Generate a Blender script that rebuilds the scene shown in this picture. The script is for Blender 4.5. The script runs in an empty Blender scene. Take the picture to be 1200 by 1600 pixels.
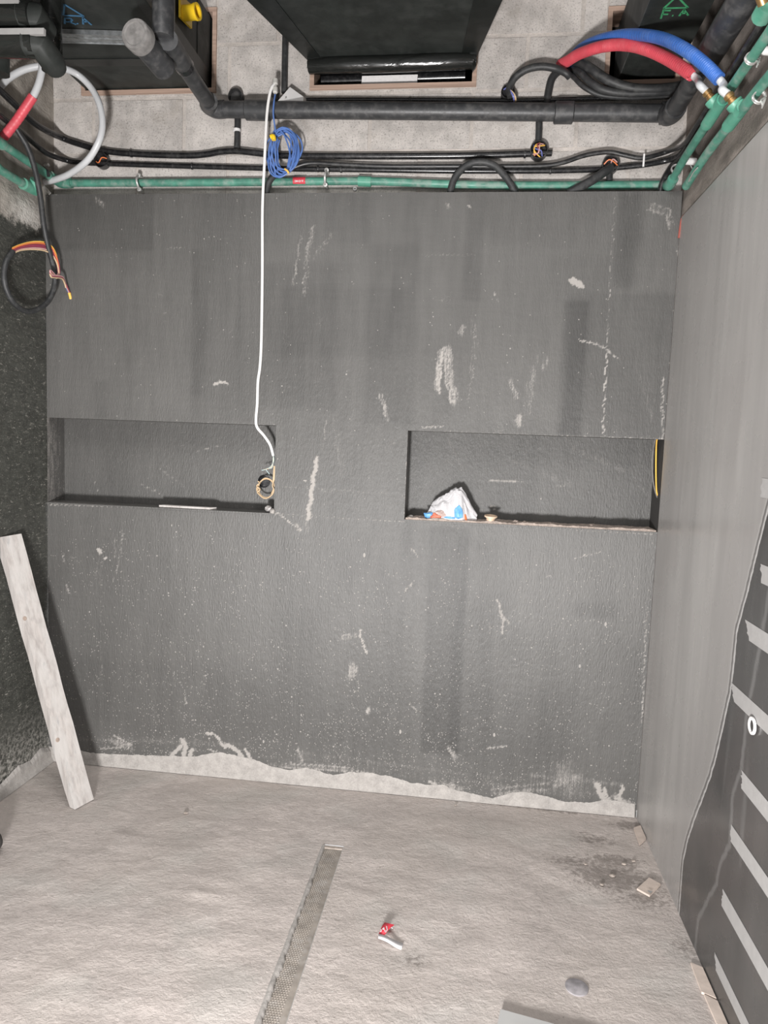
import bpy, bmesh, math, random
import numpy as np
from mathutils import Vector, Matrix, noise

SC = bpy.context.scene
COL = SC.collection
random.seed(7)

# ------------------------------------------------------------------ camera, light, exposure
W = 2.525            # room width along the back wall
HB = 2.427           # height of the dark board facing
YB = 0.08            # face of the block wall behind the board

cam_d = bpy.data.cameras.new('camera')
cam = bpy.data.objects.new('camera', cam_d)
COL.objects.link(cam)
cam_d.sensor_fit = 'VERTICAL'
cam_d.sensor_height = 36.0
cam_d.lens = 36.0 * 1109.0 / 1600.0
cam_d.clip_start = 0.02
cam.matrix_world = Matrix(((0.991603, -0.048718, 0.119796, 1.80138), (0.123754, 0.08855, -0.988354, -2.83978), (0.037542, 0.99488, 0.093836, 1.44953), (0, 0, 0, 1)))
SC.camera = cam

world = bpy.data.worlds.new('world')
SC.world = world
world.use_nodes = True
world.node_tree.nodes['Background'].inputs[0].default_value = (1.0, 0.985, 0.985, 1)
world.node_tree.nodes['Background'].inputs[1].default_value = 0.80

def area(name, loc, target, size, power, color=(1, 1, 1)):
    d = bpy.data.lights.new(name, 'AREA')
    d.shape = 'DISK'
    d.size = size
    d.energy = power
    d.color = color
    o = bpy.data.objects.new(name, d)
    COL.objects.link(o)
    o.location = loc
    o.rotation_euler = (Vector(target) - Vector(loc)).to_track_quat('-Z', 'Y').to_euler()
    return o
# site lamp standing low behind the camera
area('work_lamp', (1.45, -3.05, 0.50), (1.3, 0.0, 1.6), 0.30, 150, (1.0, 0.982, 0.975))
# unseen overhead light, added inside the room to brighten floor, ledges and tile
area('overhead_fill', (1.3, -2.1, 3.45), (1.3, -1.3, 0.0), 1.5, 58, (1.0, 0.98, 0.975))

vs = SC.view_settings
vs.view_transform = 'Standard'
vs.look = 'None'
vs.exposure = 0.0
vs.gamma = 1.0
vs.use_curve_mapping = False

# ------------------------------------------------------------------ materials
class NT:
    def __init__(s, name):
        s.m = bpy.data.materials.new(name)
        s.m.use_nodes = True
        s.t = s.m.node_tree
        s.b = s.t.nodes['Principled BSDF']
        s.tc = None
    def n(s, typ, **kw):
        x = s.t.nodes.new(typ)
        for k, v in kw.items():
            setattr(x, k, v)
        return x
    def l(s, a, b):
        s.t.links.new(a, b)
    def put(s, sock, v):
        if hasattr(v, 'is_output') or isinstance(v, bpy.types.NodeSocket):
            s.l(v, sock)
        else:
            sock.default_value = v
    def pos(s, scale=(1, 1, 1), obj=False):
        if obj:
            g = s.n('ShaderNodeTexCoord').outputs['Object']
        else:
            g = s.n('ShaderNodeNewGeometry').outputs['Position']
        mp = s.n('ShaderNodeMapping')
        mp.inputs['Scale'].default_value = scale
        s.l(g, mp.inputs['Vector'])
        return mp.outputs[0]
    def noise(s, vec, scale, detail=4, rough=.55, dist=0.0):
        x = s.n('ShaderNodeTexNoise')
        x.inputs['Scale'].default_value = scale
        x.inputs['Detail'].default_value = detail
        x.inputs['Roughness'].default_value = rough
        x.inputs['Distortion'].default_value = dist
        s.l(vec, x.inputs['Vector'])
        return x.outputs['Fac']
    def voro(s, vec, scale, feature='F1'):
        x = s.n('ShaderNodeTexVoronoi', feature=feature)
        x.inputs['Scale'].default_value = scale
        s.l(vec, x.inputs['Vector'])
        return x
    def rng(s, v, a, b, c=0.0, d=1.0, smooth=True):
        x = s.n('ShaderNodeMapRange')
        x.interpolation_type = 'SMOOTHSTEP' if smooth else 'LINEAR'
        s.put(x.inputs[0], v)
        for i, q in enumerate((a, b, c, d)):
            s.put(x.inputs[1 + i], q)
        return x.outputs[0]
    def math(s, op, a, b=0.0, clamp=False):
        x = s.n('ShaderNodeMath', operation=op, use_clamp=clamp)
        s.put(x.inputs[0], a)
        s.put(x.inputs[1], b)
        return x.outputs[0]
    def mix(s, f, a, b, blend='MIX'):
        x = s.n('ShaderNodeMix', data_type='RGBA', blend_type=blend)
        s.put(x.inputs[0], f)
        for i, q in ((6, a), (7, b)):
            if isinstance(q, tuple) and len(q) == 3:
                q = q + (1,)
            s.put(x.inputs[i], q)
        return x.outputs[2]
    def attr(s, name):
        x = s.n('ShaderNodeAttribute', attribute_name=name)
        return x.outputs['Fac']
    def rand(s):
        return s.n('ShaderNodeObjectInfo').outputs['Random']
    def scale_col(s, col, f):
        return s.mix(1.0, col, s.comb(f), 'MULTIPLY')
    def comb(s, f):
        x = s.n('ShaderNodeCombineColor')
        for i in range(3):
            s.put(x.inputs[i], f)
        return x.outputs[0]
    def bump(s, h, strength=.3, dist=.01):
        x = s.n('ShaderNodeBump')
        x.inputs['Strength'].default_value = strength
        x.inputs['Distance'].default_value = dist
        s.put(x.inputs['Height'], h)
        s.l(x.outputs[0], s.b.inputs['Normal'])
        return x
    def done(s, col, rough=.6, metal=0.0, spec=None):
        s.put(s.b.inputs['Base Color'], col if not isinstance(col, tuple) else tuple(col[:3]) + (1,))
        s.put(s.b.inputs['Roughness'], rough)
        s.put(s.b.inputs['Metallic'], metal)
        if spec is not None:
            s.b.inputs['Specular IOR Level'].default_value = spec
        return s.m

def simple(name, col, rough=.5, var=.12, scale=25, bump=0.0, bscale=80, metal=0.0, dust=0.0,
           dustcol=(.42, .39, .36), spec=.5, rvar=0.0):
    t = NT(name)
    p = t.pos()
    n1 = t.noise(p, scale, 5)
    c = t.mix(1.0, tuple(col), t.comb(t.rng(n1, .25, .75, 1 - var, 1 + var)), 'MULTIPLY')
    r = rough
    if dust > 0:
        n2 = t.noise(p, scale * 1.7, 6, .65)
        n3 = t.noise(p, 9, 3)
        m = t.math('MULTIPLY', t.rng(t.math('ADD', n2, t.math('MULTIPLY', n3, .5)), .68, .98), dust)
        c = t.mix(m, c, dustcol)
        r = t.math('ADD', rough, t.math('MULTIPLY', m, .4), True)
    if bump > 0:
        t.bump(t.noise(p, bscale, 4), bump, .004)
    return t.done(c, r, metal, spec)

M = {}
# dark brushed waterproof coating of the back and left wall
def coating(name, col, white=1.0, wr=1.0):
    t = NT(name)
    p = t.pos()
    tone = t.attr('tone')
    stain = t.attr('stain')
    speck = t.math('MULTIPLY', t.attr('speck'), t.rng(t.noise(p, 6.5, 4, .6), .36, .66, .25, 1.7))
    ps = t.pos((1, 1, .12))
    streak = t.noise(ps, 34, 4, .6)
    broad = t.noise(t.pos((1, 1, .35)), 5, 3)
    hs = t.noise(t.pos((.15, 1, 1)), 60, 3)
    f = t.math('ADD', t.rng(streak, .2, .8, .91, 1.09), t.rng(broad, .3, .7, -.08, .08))
    f = t.math('ADD', f, t.rng(hs, .3, .7, -.03, .03))
    f = t.math('ADD', f, t.rng(t.noise(p, 260, 3, .7), .3, .7, -.07, .07))
    f = t.math('ADD', f, t.math('MULTIPLY', tone, 2.2))
    c = t.scale_col(tuple(col) + (1,), f)
    # smears of plaster dust
    g1 = t.rng(t.noise(t.pos((1, 1, .35)), 330, 3, .7), .36, .64, 0, 1, False)
    g2 = t.rng(t.noise(t.pos((1, 1, .08)), 120, 3, .6), .36, .64, 0, 1, False)
    g3 = t.rng(t.noise(p, 42, 4, .65), .33, .67, 0, 1, False)
    grain = t.math('ADD', t.math('MULTIPLY', g1, .48), t.math('ADD', t.math('MULTIPLY', g2, .42), t.math('MULTIPLY', g3, .16)))
    sm = t.math('MULTIPLY', t.rng(t.math('SUBTRACT', t.math('MULTIPLY', stain, 1.25), grain), -.15, .80), t.rng(stain, .0, .6))
    # splashes, denser towards the floor
    v = t.voro(p, 95)
    keep = t.n('ShaderNodeSeparateColor')
    t.l(v.outputs['Color'], keep.inputs[0])
    sel = t.math('LESS_THAN', keep.outputs[0], t.math('MULTIPLY', speck, .55))
    rad = t.math('MULTIPLY', t.math('MULTIPLY', keep.outputs[1], keep.outputs[2]), .34)
    dot = t.math('MULTIPLY', t.math('LESS_THAN', v.outputs['Distance'], rad), sel)
    v2 = t.voro(t.pos((1, 1, .5)), 34)
    k2 = t.n('ShaderNodeSeparateColor')
    t.l(v2.outputs['Color'], k2.inputs[0])
    sel2 = t.math('LESS_THAN', k2.outputs[0], t.math('MULTIPLY', speck, .22))
    dot2 = t.math('MULTIPLY', t.math('LESS_THAN', v2.outputs['Distance'], t.math('MULTIPLY', k2.outputs[1], .16)), sel2)
    v3 = t.voro(t.pos((1, 1, .8)), 210)
    k3 = t.n('ShaderNodeSeparateColor')
    t.l(v3.outputs['Color'], k3.inputs[0])
    sel3 = t.math('LESS_THAN', k3.outputs[0], t.math('MULTIPLY', speck, .5))
    dot3 = t.math('MULTIPLY', t.math('LESS_THAN', v3.outputs['Distance'], t.math('MULTIPLY', k3.outputs[1], .42)), sel3)
    haze = t.math('MULTIPLY', t.rng(t.noise(p, 170, 6, .75), .55, .8), t.math('MULTIPLY', speck, .35))
    w = t.math('MAXIMUM', t.math('MAXIMUM', t.math('MULTIPLY', dot, .75), t.math('MAXIMUM', t.math('MULTIPLY', dot2, .8), t.math('MULTIPLY', dot3, .6))), haze)
    # thin scratches
    sc = t.noise(t.pos((1, 1, 1)), 9, 2, .5, 2.5)
    thin = t.math('MULTIPLY', t.rng(t.math('ABSOLUTE', t.math('SUBTRACT', sc, .5)), .0, .004, 1, 0),
                  t.rng(t.noise(p, 14, 2), .55, .7, 0, .38 * wr))
    w = t.math('MAXIMUM', w, t.math('MAXIMUM', thin, t.math('MULTIPLY', sm, .85)))
    w = t.math('MULTIPLY', w, white)
    c = t.mix(w, c, (.37, .348, .325))
    b1 = t.rng(t.noise(t.pos((1, 1, .25)), 170, 4, .65), .3, .7, 0, 1, False)
    b2 = t.noise(p, 30, 3)
    wr_n = t.noise(p, 38, 3, .5, 1.5)
    h = t.math('ADD', t.math('MULTIPLY', b1, .6), t.math('MULTIPLY', b2, .5))
    h = t.math('ADD', h, t.math('MULTIPLY', wr_n, .35 * wr))
    h = t.math('ADD', h, t.math('MULTIPLY', w, .35))
    t.bump(h, .30, .006)
    return t.done(c, t.rng(w, 0, 1, .46, .9), 0, .5)
M['board'] = coating('dark_board_coating', (.088, .0855, .081))
M['niche'] = coating('niche_coating', (.086, .0835, .079), 1.0, 1.3)

def left_coating():
    t = NT('left_wall_coating')
    p = t.pos()
    paint = t.attr('paint')
    edge = t.noise(p, 17, 8, .8)
    pm = t.rng(t.math('ADD', paint, t.math('MULTIPLY', t.math('SUBTRACT', edge, .5), 1.3)), .38, .62)
    pit = t.noise(t.pos((1, .45, 1.4)), 34, 5, .65, .8)
    flk = t.rng(t.noise(t.pos((1, .6, 1.5)), 70, 6, .75, 1.2), .55, .70)
    dark = t.scale_col((.052, .053, .046, 1), t.rng(pit, .25, .75, .75, 1.3))
    dark = t.mix(t.math('MULTIPLY', flk, .75), dark, (.4, .38, .34))
    lo = t.attr('low')
    dark = t.mix(t.math('MULTIPLY', lo, t.rng(t.noise(p, 60, 5, .7), .42, .62)), dark, (.5, .48, .44))
    raw = t.scale_col((.33, .30, .265, 1), t.rng(t.noise(t.pos((1, 1, .4)), 14, 6, .65), .2, .8, .62, 1.3))
    pale = t.attr('pale')
    raw = t.mix(t.math('MULTIPLY', pale, t.rng(t.noise(p, 40, 5, .7), .35, .65, .4, 1)), raw, (.6, .57, .53))
    c = t.mix(pm, raw, dark)
    t.bump(t.math('ADD', pit, t.math('MULTIPLY', t.noise(p, 90, 4), .5)), .5, .012)
    return t.done(c, t.rng(pm, 0, 1, .9, .45), 0, .5)
M['left'] = left_coating()

def slab():
    t = NT('grey_veined_porcelain')
    d = t.attr('vein')
    d2 = t.attr('vein2')
    p = t.pos()
    st = t.noise(t.pos((1, 1.0, .10)), 9, 5, .6, .4)
    st2 = t.noise(t.pos((1, 1.0, .05)), 30, 4, .6, .3)
    cl = t.noise(t.pos((1, 1, .5)), 3.2, 4, .6)
    dj = t.math('ADD', d, t.math('MULTIPLY', t.math('SUBTRACT', t.noise(p, 40, 4), .5), .012))
    light = t.scale_col((.315, .304, .292, 1), t.math('ADD', t.rng(st, .25, .75, .88, 1.1), t.rng(st2, .3, .7, -.04, .05)))
    light = t.mix(t.rng(cl, .45, .7, 0, .5), light, (.262, .247, .237))
    dark = t.scale_col((.050, .0485, .047, 1), t.math('ADD', t.rng(st, .25, .75, .8, 1.22), t.rng(cl, .3, .7, -.15, .2)))
    warm = t.rng(t.noise(p, 2.6, 2), .5, .65, 0, .35)
    dark = t.mix(warm, dark, (.085, .073, .07))
    # lighter fade of the light side towards the vein
    near = t.rng(dj, -.32, 0, 0, .55)
    light = t.mix(near, light, (.215, .204, .197))
    side = t.rng(dj, -.004, .004)
    c = t.mix(side, light, dark)
    a = t.math('ABSOLUTE', t.math('SUBTRACT', dj, .006))
    c = t.mix(t.rng(a, .002, .0065, .85, 0), c, (.46, .45, .44))
    a1 = t.math('ABSOLUTE', t.math('ADD', dj, .006))
    c = t.mix(t.rng(a1, .001, .006, .85, 0), c, (.07, .066, .064))
    a2 = t.math('ABSOLUTE', t.math('ADD', dj, .016))
    c = t.mix(t.rng(a2, .001, .006, .45, 0), c, (.36, .35, .34))
    d2j = t.math('ADD', d2, t.math('MULTIPLY', t.math('SUBTRACT', t.noise(p, 30, 4), .5), .02))
    b = t.math('ABSOLUTE', d2j)
    c = t.mix(t.rng(b, .002, .016, .3, 0), c, (.26, .255, .25))
    wispy = t.math('MULTIPLY', t.rng(t.noise(t.pos((1, 1.4, .16)), 8, 3, .5, .6), .6, .78, 0, .4), side)
    c = t.mix(wispy, c, (.17, .167, .163))
    return t.done(c, t.rng(t.noise(p, 6, 3), .3, .7, .22, .34), 0, .5)
M['slab'] = slab()

def block():
    t = NT('concrete_block')
    p = t.pos()
    r = t.rand()
    pores = t.rng(t.noise(p, 150, 4, .75), .35, .47, 1, 0)
    n = t.noise(p, 12, 5, .6)
    f = t.math('ADD', t.rng(n, .3, .7, .80, 1.12), t.rng(r, 0, 1, -.07, .07, False))
    c = t.scale_col((.55, .515, .485, 1), f)
    c = t.mix(t.math('MULTIPLY', pores, .75), c, (.2, .185, .17))
    dirt = t.rng(t.noise(p, 5.5, 6, .65), .52, .70, 0, .55)
    c = t.mix(dirt, c, (.30, .265, .23))
    t.bump(t.math('ADD', t.noise(p, 130, 5, .7), t.math('MULTIPLY', t.noise(p, 22, 3), .6)), .45, .006)
    return t.done(c, .93, 0, .3)
M['block'] = block()

def concrete(name, col, sc=10, contrast=.25, stretch=(1, 1, 1), b=.4):
    t = NT(name)
    p = t.pos(stretch)
    q = t.pos()
    f = t.math('ADD', t.rng(t.noise(p, sc, 6, .65), .25, .75, 1 - contrast, 1 + contrast),
               t.rng(t.noise(q, 160, 4, .7), .3, .7, -.1, .1))
    c = t.scale_col(tuple(col) + (1,), f)
    t.bump(t.math('ADD', t.noise(q, 90, 5, .7), t.noise(p, 18, 3)), b, .006)
    return t.done(c, .92, 0, .3)
M['mortar'] = concrete('mortar', (.49, .45, .415), 14, .2)
M['raw'] = concrete('raw_brown_render', (.265, .230, .205), 9, .42, (1, .45, 1), .8)
M['plaster'] = concrete('pale_cement_fillet', (.345, .325, .305), 26, .16, (1, 1, 1), .35)
M['dust'] = concrete('sandy_debris', (.33, .275, .24), 40, .3, (1, 1, 1), .6)
M['ceil'] = concrete('concrete_soffit', (.36, .34, .32), 6, .2)

def floor_mat():
    t = NT('rough_cement_screed')
    p = t.pos()
    dirt = t.attr('dirt')
    grit = t.attr('grit')
    n = t.noise(p, 5, 5, .6)
    n2 = t.noise(p, 46, 5, .68)
    f = t.math('ADD', t.rng(n, .25, .75, .88, 1.08), t.rng(n2, .25, .75, -.10, .09))
    c = t.scale_col((.485, .435, .405, 1), f)
    c = t.mix(t.rng(t.noise(p, 3.1, 3), .5, .68, 0, .35), c, (.46, .45, .42))
    c = t.mix(t.rng(t.noise(p, 1.7, 3), .45, .65, 0, .4), c, (.43, .385, .35))
    dm = t.rng(t.math('SUBTRACT', t.math('MULTIPLY', dirt, 1.3), t.rng(t.noise(p, 48, 6, .75), .36, .64, 0, 1, False)), -.1, .6)
    c = t.mix(t.math('MULTIPLY', dm, .62), c, (.145, .125, .11))
    pit = t.rng(t.noise(p, 110, 3, .5), .67, .74, 0, .6)
    c = t.mix(pit, c, (.19, .165, .145))
    sp = t.voro(p, 60)
    k = t.n('ShaderNodeSeparateColor')
    t.l(sp.outputs['Color'], k.inputs[0])
    white = t.math('MULTIPLY', t.math('LESS_THAN', sp.outputs['Distance'], t.math('MULTIPLY', k.outputs[1], .13)),
                   t.math('LESS_THAN', k.outputs[0], .10))
    c = t.mix(t.math('MULTIPLY', white, .8), c, (.72, .70, .66))
    h = t.math('ADD', t.noise(p, 85, 6, .7), t.math('MULTIPLY', t.noise(t.pos((.8, 1.25, 1)), 34, 5, .65, .3), .9))
    t.bump(h, .52, .007)
    return t.done(c, .85, 0, .35)
M['floor'] = floor_mat()

def wood(name, col, axis=2, dusty=.0, k=.25):
    t = NT(name)
    s = [60, 60, 60]
    s[axis] = 3
    p = t.pos(tuple(s), True)
    g = t.noise(p, 1.0, 5, .6, .6)
    c = t.scale_col(tuple(col) + (1,), t.rng(g, .25, .75, 1 - k, 1 + k))
    if dusty:
        q = t.pos((15, 15, 1.6), True)
        c = t.mix(t.rng(t.noise(q, 1.6, 4, .6), .35, .6, 0, dusty), c, (.50, .48, .46))
        c = t.mix(t.rng(t.noise(q, 2.2, 4, .6), .58, .72, 0, .6), c, (.27, .275, .28))
    t.bump(g, .3, .003)
    return t.done(c, .8, 0, .3)
M['frame_wood'] = wood('pale_frame_wood', (.40, .285, .225), 0)
M['plank'] = wood('weathered_plank_wood', (.39, .36, .34), 2, .75, .22)

M['pipe'] = simple('dusty_black_plastic_pipe', (.036, .037, .039), .42, .2, 20, .1, 90, 0, .42, (.17, .165, .16))
M['cable'] = simple('black_cable_sheath', (.015, .015, .016), .34, .15, 30, .05, 60, 0, .35, (.13, .125, .12))
M['conduit'] = simple('glossy_black_conduit', (.012, .012, .013), .22, .15, 30, 0, 60, 0, .16, (.15, .145, .14))
M['rubber'] = simple('matt_black_cable_rubber', (.026, .027, .028), .5, .2, 30, .1, 120, 0, .35, (.12, .12, .115))
M['foam'] = simple('black_duct_insulation', (.021, .024, .022), .55, .3, 12, .25, 30, 0, .16, (.085, .087, .083), .35)
M['foam_side'] = simple('dull_black_duct_board', (.055, .057, .055), .7, .25, 10, .2, 40, 0, .5, (.17, .168, .162), .3)
M['tape_black'] = simple('black_foil_tape', (.010, .012, .011), .36, .2, 15, .15, 25, 0, .1, (.1, .1, .1), .4)
def wrap():
    t = NT('wrinkled_black_plastic_wrap')
    p = t.pos((.35, 1, 1))
    h = t.noise(p, 26, 3, .5, 1.0)
    t.bump(h, .45, .010)
    return t.done((.013, .014, .013), .22, 0, .5)
M['wrap'] = wrap()
M['green'] = simple('green_water_pipe_plastic', (.07, .225, .165), .42, .25, 22, .1, 60, 0, .6, (.30, .33, .30))
M['green_fit'] = simple('bright_green_fitting_plastic', (.085, .30, .21), .38, .12, 22, 0, 60, 0, .25, (.34, .40, .36))
M['white'] = simple('white_plastic', (.72, .71, .70), .4, .05, 20, 0)
M['white_cable'] = simple('white_cable_sheath', (.80, .79, .77), .4, .04, 20, 0)
M['pex'] = simple('milky_white_tube', (.54, .55, .56), .35, .06, 12, 0)
M['red'] = simple('red_corrugated_sleeve', (.62, .075, .10), .42, .1, 20, 0, 60, 0, .15, (.6, .3, .3))
M['blue'] = simple('blue_corrugated_sleeve', (.045, .14, .46), .42, .1, 20, 0, 60, 0, .15, (.25, .33, .5))
M['net'] = simple('blue_network_cable', (.085, .17, .43), .42, .1, 40, 0)
M['zinc'] = simple('galvanised_steel', (.44, .46, .47), .38, .3, 60, .1, 90, .8, .4, (.4, .4, .4))
M['steel'] = simple('dull_zinc_clip', (.62, .61, .59), .35, .15, 50, 0, 60, .6)
M['brass'] = simple('brass', (.60, .38, .17), .3, .15, 40, 0, 60, .9)
M['yellow'] = simple('yellow_plastic', (.85, .56, .02), .4, .06, 20, 0)
M['w_yellow'] = simple('yellow_wire', (.85, .50, .10), .4, .05, 20)
M['w_orange'] = simple('orange_wire', (.72, .20, .07), .4, .05, 20)
M['w_maroon'] = simple('maroon_wire', (.28, .05, .09), .4, .05, 20)
M['w_pink'] = simple('pink_wire', (.62, .36, .34), .4, .05, 20)
M['w_cream'] = simple('cream_wire', (.58, .43, .27), .4, .05, 20)
M['w_blue'] = simple('violet_blue_wire', (.14, .16, .42), .4, .05, 20)
M['w_teal'] = simple('pale_teal_wire', (.36, .46, .46), .4, .05, 20)
M['grey_plastic'] = simple('grey_plug_plastic', (.50, .49, .46), .5, .08, 20)
M['cap'] = simple('dusty_grey_pipe_cap', (.155, .148, .142), .75, .3, 30, .2, 60, 0, .5, (.25, .24, .23))
M['polystyrene'] = simple('white_foam_block', (.80, .775, .765), .85, .06, 90, .3, 150)
M['tape'] = simple('grey_cloth_tape', (.32, .312, .305), .55, .05, 40, .1, 200)
M['tile_chip'] = simple('pale_tile_offcut', (.56, .475, .415), .7, .12, 30, .15, 80)
M['tile_slab'] = simple('light_grey_tile', (.42, .42, .41), .4, .05, 12, 0)
M['paint_blue'] = simple('blue_marker_paint', (.05, .15, .27), .7, .2, 60)
M['paint_green'] = simple('green_marker_paint', (.05, .28, .12), .7, .2, 60)
M['sticker'] = simple('red_sticker', (.55, .04, .06), .45, .05, 20)
M['sticker_white'] = simple('white_print', (.66, .645, .65), .5, .03, 20)
M['grate'] = simple('brown_grey_drain_insert', (.265, .235, .205), .6, .25, 25, .0, 60, 0, .5, (.38, .36, .34))
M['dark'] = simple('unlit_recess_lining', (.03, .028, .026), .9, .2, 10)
M['knot'] = simple('wood_knot', (.34, .27, .225), .8, .2, 60)
M['plug'] = simple('lavender_grey_plug', (.27, .255, .265), .7, .3, 40, .1, 80)
M['crumb'] = simple('mortar_crumb', (.33, .285, .25), .9, .25, 60, .3, 150)
M['rust'] = simple('rust_red_strip', (.33, .085, .065), .5, .1, 60)
M['lump_dark'] = simple('dark_lump', (.05, .045, .042), .95, .2, 30, .3, 100)
M['foil'] = simple('crumpled_silver_foil', (.45, .43, .42), .4, .2, 60, .6, 120, .4)
M['beige'] = simple('cream_plastic_lid', (.60, .46, .34), .5, .06, 30)
M['orange_pack'] = simple('orange_wrapper', (.55, .15, .09), .5, .1, 60)
M['blue_pack'] = simple('bright_blue_wrapper', (.11, .32, .62), .45, .2, 60)
M['brown_pack'] = simple('pale_brown_wrapper', (.42, .33, .30), .6, .2, 60)
def bagmat():
    t = NT('thin_white_plastic_bag')
    p = t.pos()
    t.bump(t.noise(p, 70, 4, .6, 1.0), .5, .004)
    t.b.inputs['Transmission Weight'].default_value = .12
    t.b.inputs['Subsurface Weight'].default_value = 0.0
    return t.done((.56, .55, .56), .35, 0, .5)
M['bag'] = bagmat()

# ------------------------------------------------------------------ object helpers
WL = {}          # world location of every object built
def link(o, loc, parent=None):
    COL.objects.link(o)
    WL[o.name] = Vector(loc)
    if parent is not None:
        o.parent = parent
        o.location = Vector(loc) - WL[parent.name]
    else:
        o.location = loc
    return o
def tag(o, label=None, cat=None, group=None, kind=None):
    for k, v in (('label', label), ('category', cat), ('group', group), ('kind', kind)):
        if v:
            o[k] = v
    return o
def thing(name, label, cat, loc, group=None):
    o = bpy.data.objects.new(name, None)
    o.empty_display_size = .05
    link(o, loc)
    return tag(o, label, cat, group)
def mesh(name, verts, faces, mat, parent=None, smooth=False, attrs=None, mats=None, mids=None, center=True):
    v = np.array([tuple(q) for q in verts], dtype=float)
    c = (v.max(0) + v.min(0)) / 2 if center else np.zeros(3)
    me = bpy.data.meshes.new(name)
    me.from_pydata((v - c).tolist(), [], [tuple(f) for f in faces])
    for m in (mats or [mat]):
        me.materials.append(m)
    if mids is not None:
        me.polygons.foreach_set('material_index', mids)
    if smooth:
        me.polygons.foreach_set('use_smooth', [True] * len(me.polygons))
    for k, a in (attrs or {}).items():
        at = me.attributes.new(k, 'FLOAT', 'POINT')
        at.data.foreach_set('value', np.asarray(a, dtype=np.float32))
    me.update()
    o = bpy.data.objects.new(name, me)
    return link(o, c, parent)
class MB:
    """collects shapes, then links them as one mesh object"""
    def __init__(s):
        s.v = []
        s.f = []
    def add(s, v, f):
        n = len(s.v)
        s.v += [tuple(q) for q in v]
        s.f += [tuple(i + n for i in q) for q in f]
        return s
    def box(s, a, b, rot=None, c=None):
        (x0, y0, z0), (x1, y1, z1) = a, b
        v = [Vector(q) for q in ((x0, y0, z0), (x1, y0, z0), (x1, y1, z0), (x0, y1, z0),
                                 (x0, y0, z1), (x1, y0, z1), (x1, y1, z1), (x0, y1, z1))]
        if rot is not None:
            c = Vector(c) if c is not None else (Vector(a) + Vector(b)) / 2
            v = [rot @ (q - c) + c for q in v]
        return s.add(v, [(0, 3, 2, 1), (4, 5, 6, 7), (0, 1, 5, 4), (1, 2, 6, 5), (2, 3, 7, 6), (3, 0, 4, 7)])
    def bar(s, a, b, w, h, up=(0, 0, 1)):
        a, b = Vector(a), Vector(b)
        d = (b - a).normalized()
        side = d.cross(Vector(up)).normalized()
        u = side.cross(d)
        v = []
        for q in (a, b):
            for i, j in ((-1, -1), (1, -1), (1, 1), (-1, 1)):
                v.append(q + side * (i * w / 2) + u * (j * h / 2))
        return s.add(v, [(0, 1, 2, 3), (7, 6, 5, 4), (0, 4, 5, 1), (1, 5, 6, 2), (2, 6, 7, 3), (3, 7, 4, 0)])
    def tube(s, pts, r, n=10, cap=True, sub=6, smooth=True, ends=None):
        P = spline(pts, sub) if smooth and len(pts) > 2 else [Vector(p) for p in pts]
        k = len(P)
        R = r if callable(r) else (lambda t: r)
        T = []
        for i in range(k):
            d = P[min(i + 1, k - 1)] - P[max(i - 1, 0)]
            T.append(d.normalized() if d.length > 1e-9 else Vector((0, 0, 1)))
        ref = Vector((0, 0, 1)) if abs(T[0].z) < .9 else Vector((1, 0, 0))
        N = (ref - T[0] * ref.dot(T[0])).normalized()
        v, f = [], []
        for i in range(k):
            N = (N - T[i] * N.dot(T[i])).normalized()
            B = T[i].cross(N)
            rr = R(i / max(k - 1, 1))
            for j in range(n):
                a = 2 * math.pi * j / n
                v.append(P[i] + (N * math.cos(a) + B * math.sin(a)) * rr)
        for i in range(k - 1):
            for j in range(n):
                j2 = (j + 1) % n
                f.append((i * n + j, i * n + j2, (i + 1) * n + j2, (i + 1) * n + j))
        if cap:
            f.append(tuple(range(n - 1, -1, -1)))
            f.append(tuple((k - 1) * n + j for j in range(n)))
        return s.add(v, f)
    def lathe(s, prof, loc, axis=(0, 0, 1), n=16):
        q = Vector(axis).normalized().to_track_quat('Z', 'Y').to_matrix()
        loc = Vector(loc)
        v, f = [], []
        for r, z in prof:
            for j in range(n):
                a = 2 * math.pi * j / n
                v.append(loc + q @ Vector((r * math.cos(a), r * math.sin(a), z)))
        for i in range(len(prof) - 1):
            for j in range(n):
                j2 = (j + 1) % n
                f.append((i * n + j, i * n + j2, (i + 1) * n + j2, (i + 1) * n + j))
        f.append(tuple(range(n - 1, -1, -1)))
        f.append(tuple((len(prof) - 1) * n + j for j in range(n)))
        return s.add(v, f)
    def build(s, name, mat, parent=None, smooth=True):
        o = mesh(name, s.v, s.f, mat, parent, False)
        if smooth:
            me = o.data
            me.polygons.foreach_set('use_smooth', [len(p.vertices) == 4 for p in me.polygons])
            try:
                me.set_sharp_from_angle(angle=math.radians(40))
            except Exception:
                pass
        return o
def spline(pts, sub=6):
    P = [Vector(p) for p in pts]
    out = []
    for i in range(len(P) - 1):
        p0 = P[i - 1] if i else P[0] * 2 - P[1]
        p1, p2 = P[i], P[i + 1]
        p3 = P[i + 2] if i + 2 < len(P) else P[-1] * 2 - P[-2]
        for j in range(sub):
            t = j / sub
            out.append(.5 * ((2 * p1) + (p2 - p0) * t + (2 * p0 - 5 * p1 + 4 * p2 - p3) * t * t
                             + (3 * p1 - p0 - 3 * p2 + p3) * t ** 3))
    out.append(P[-1])
    return out
def tube(name, pts, r, mat, parent=None, n=10, sub=6, smooth=True):
    return MB().tube(pts, r, n, True, sub, smooth).build(name, mat, parent)
def sm(e0, e1, x):
    t = np.clip((x - e0) / (e1 - e0), 0, 1)
    return t * t * (3 - 2 * t)
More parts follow.
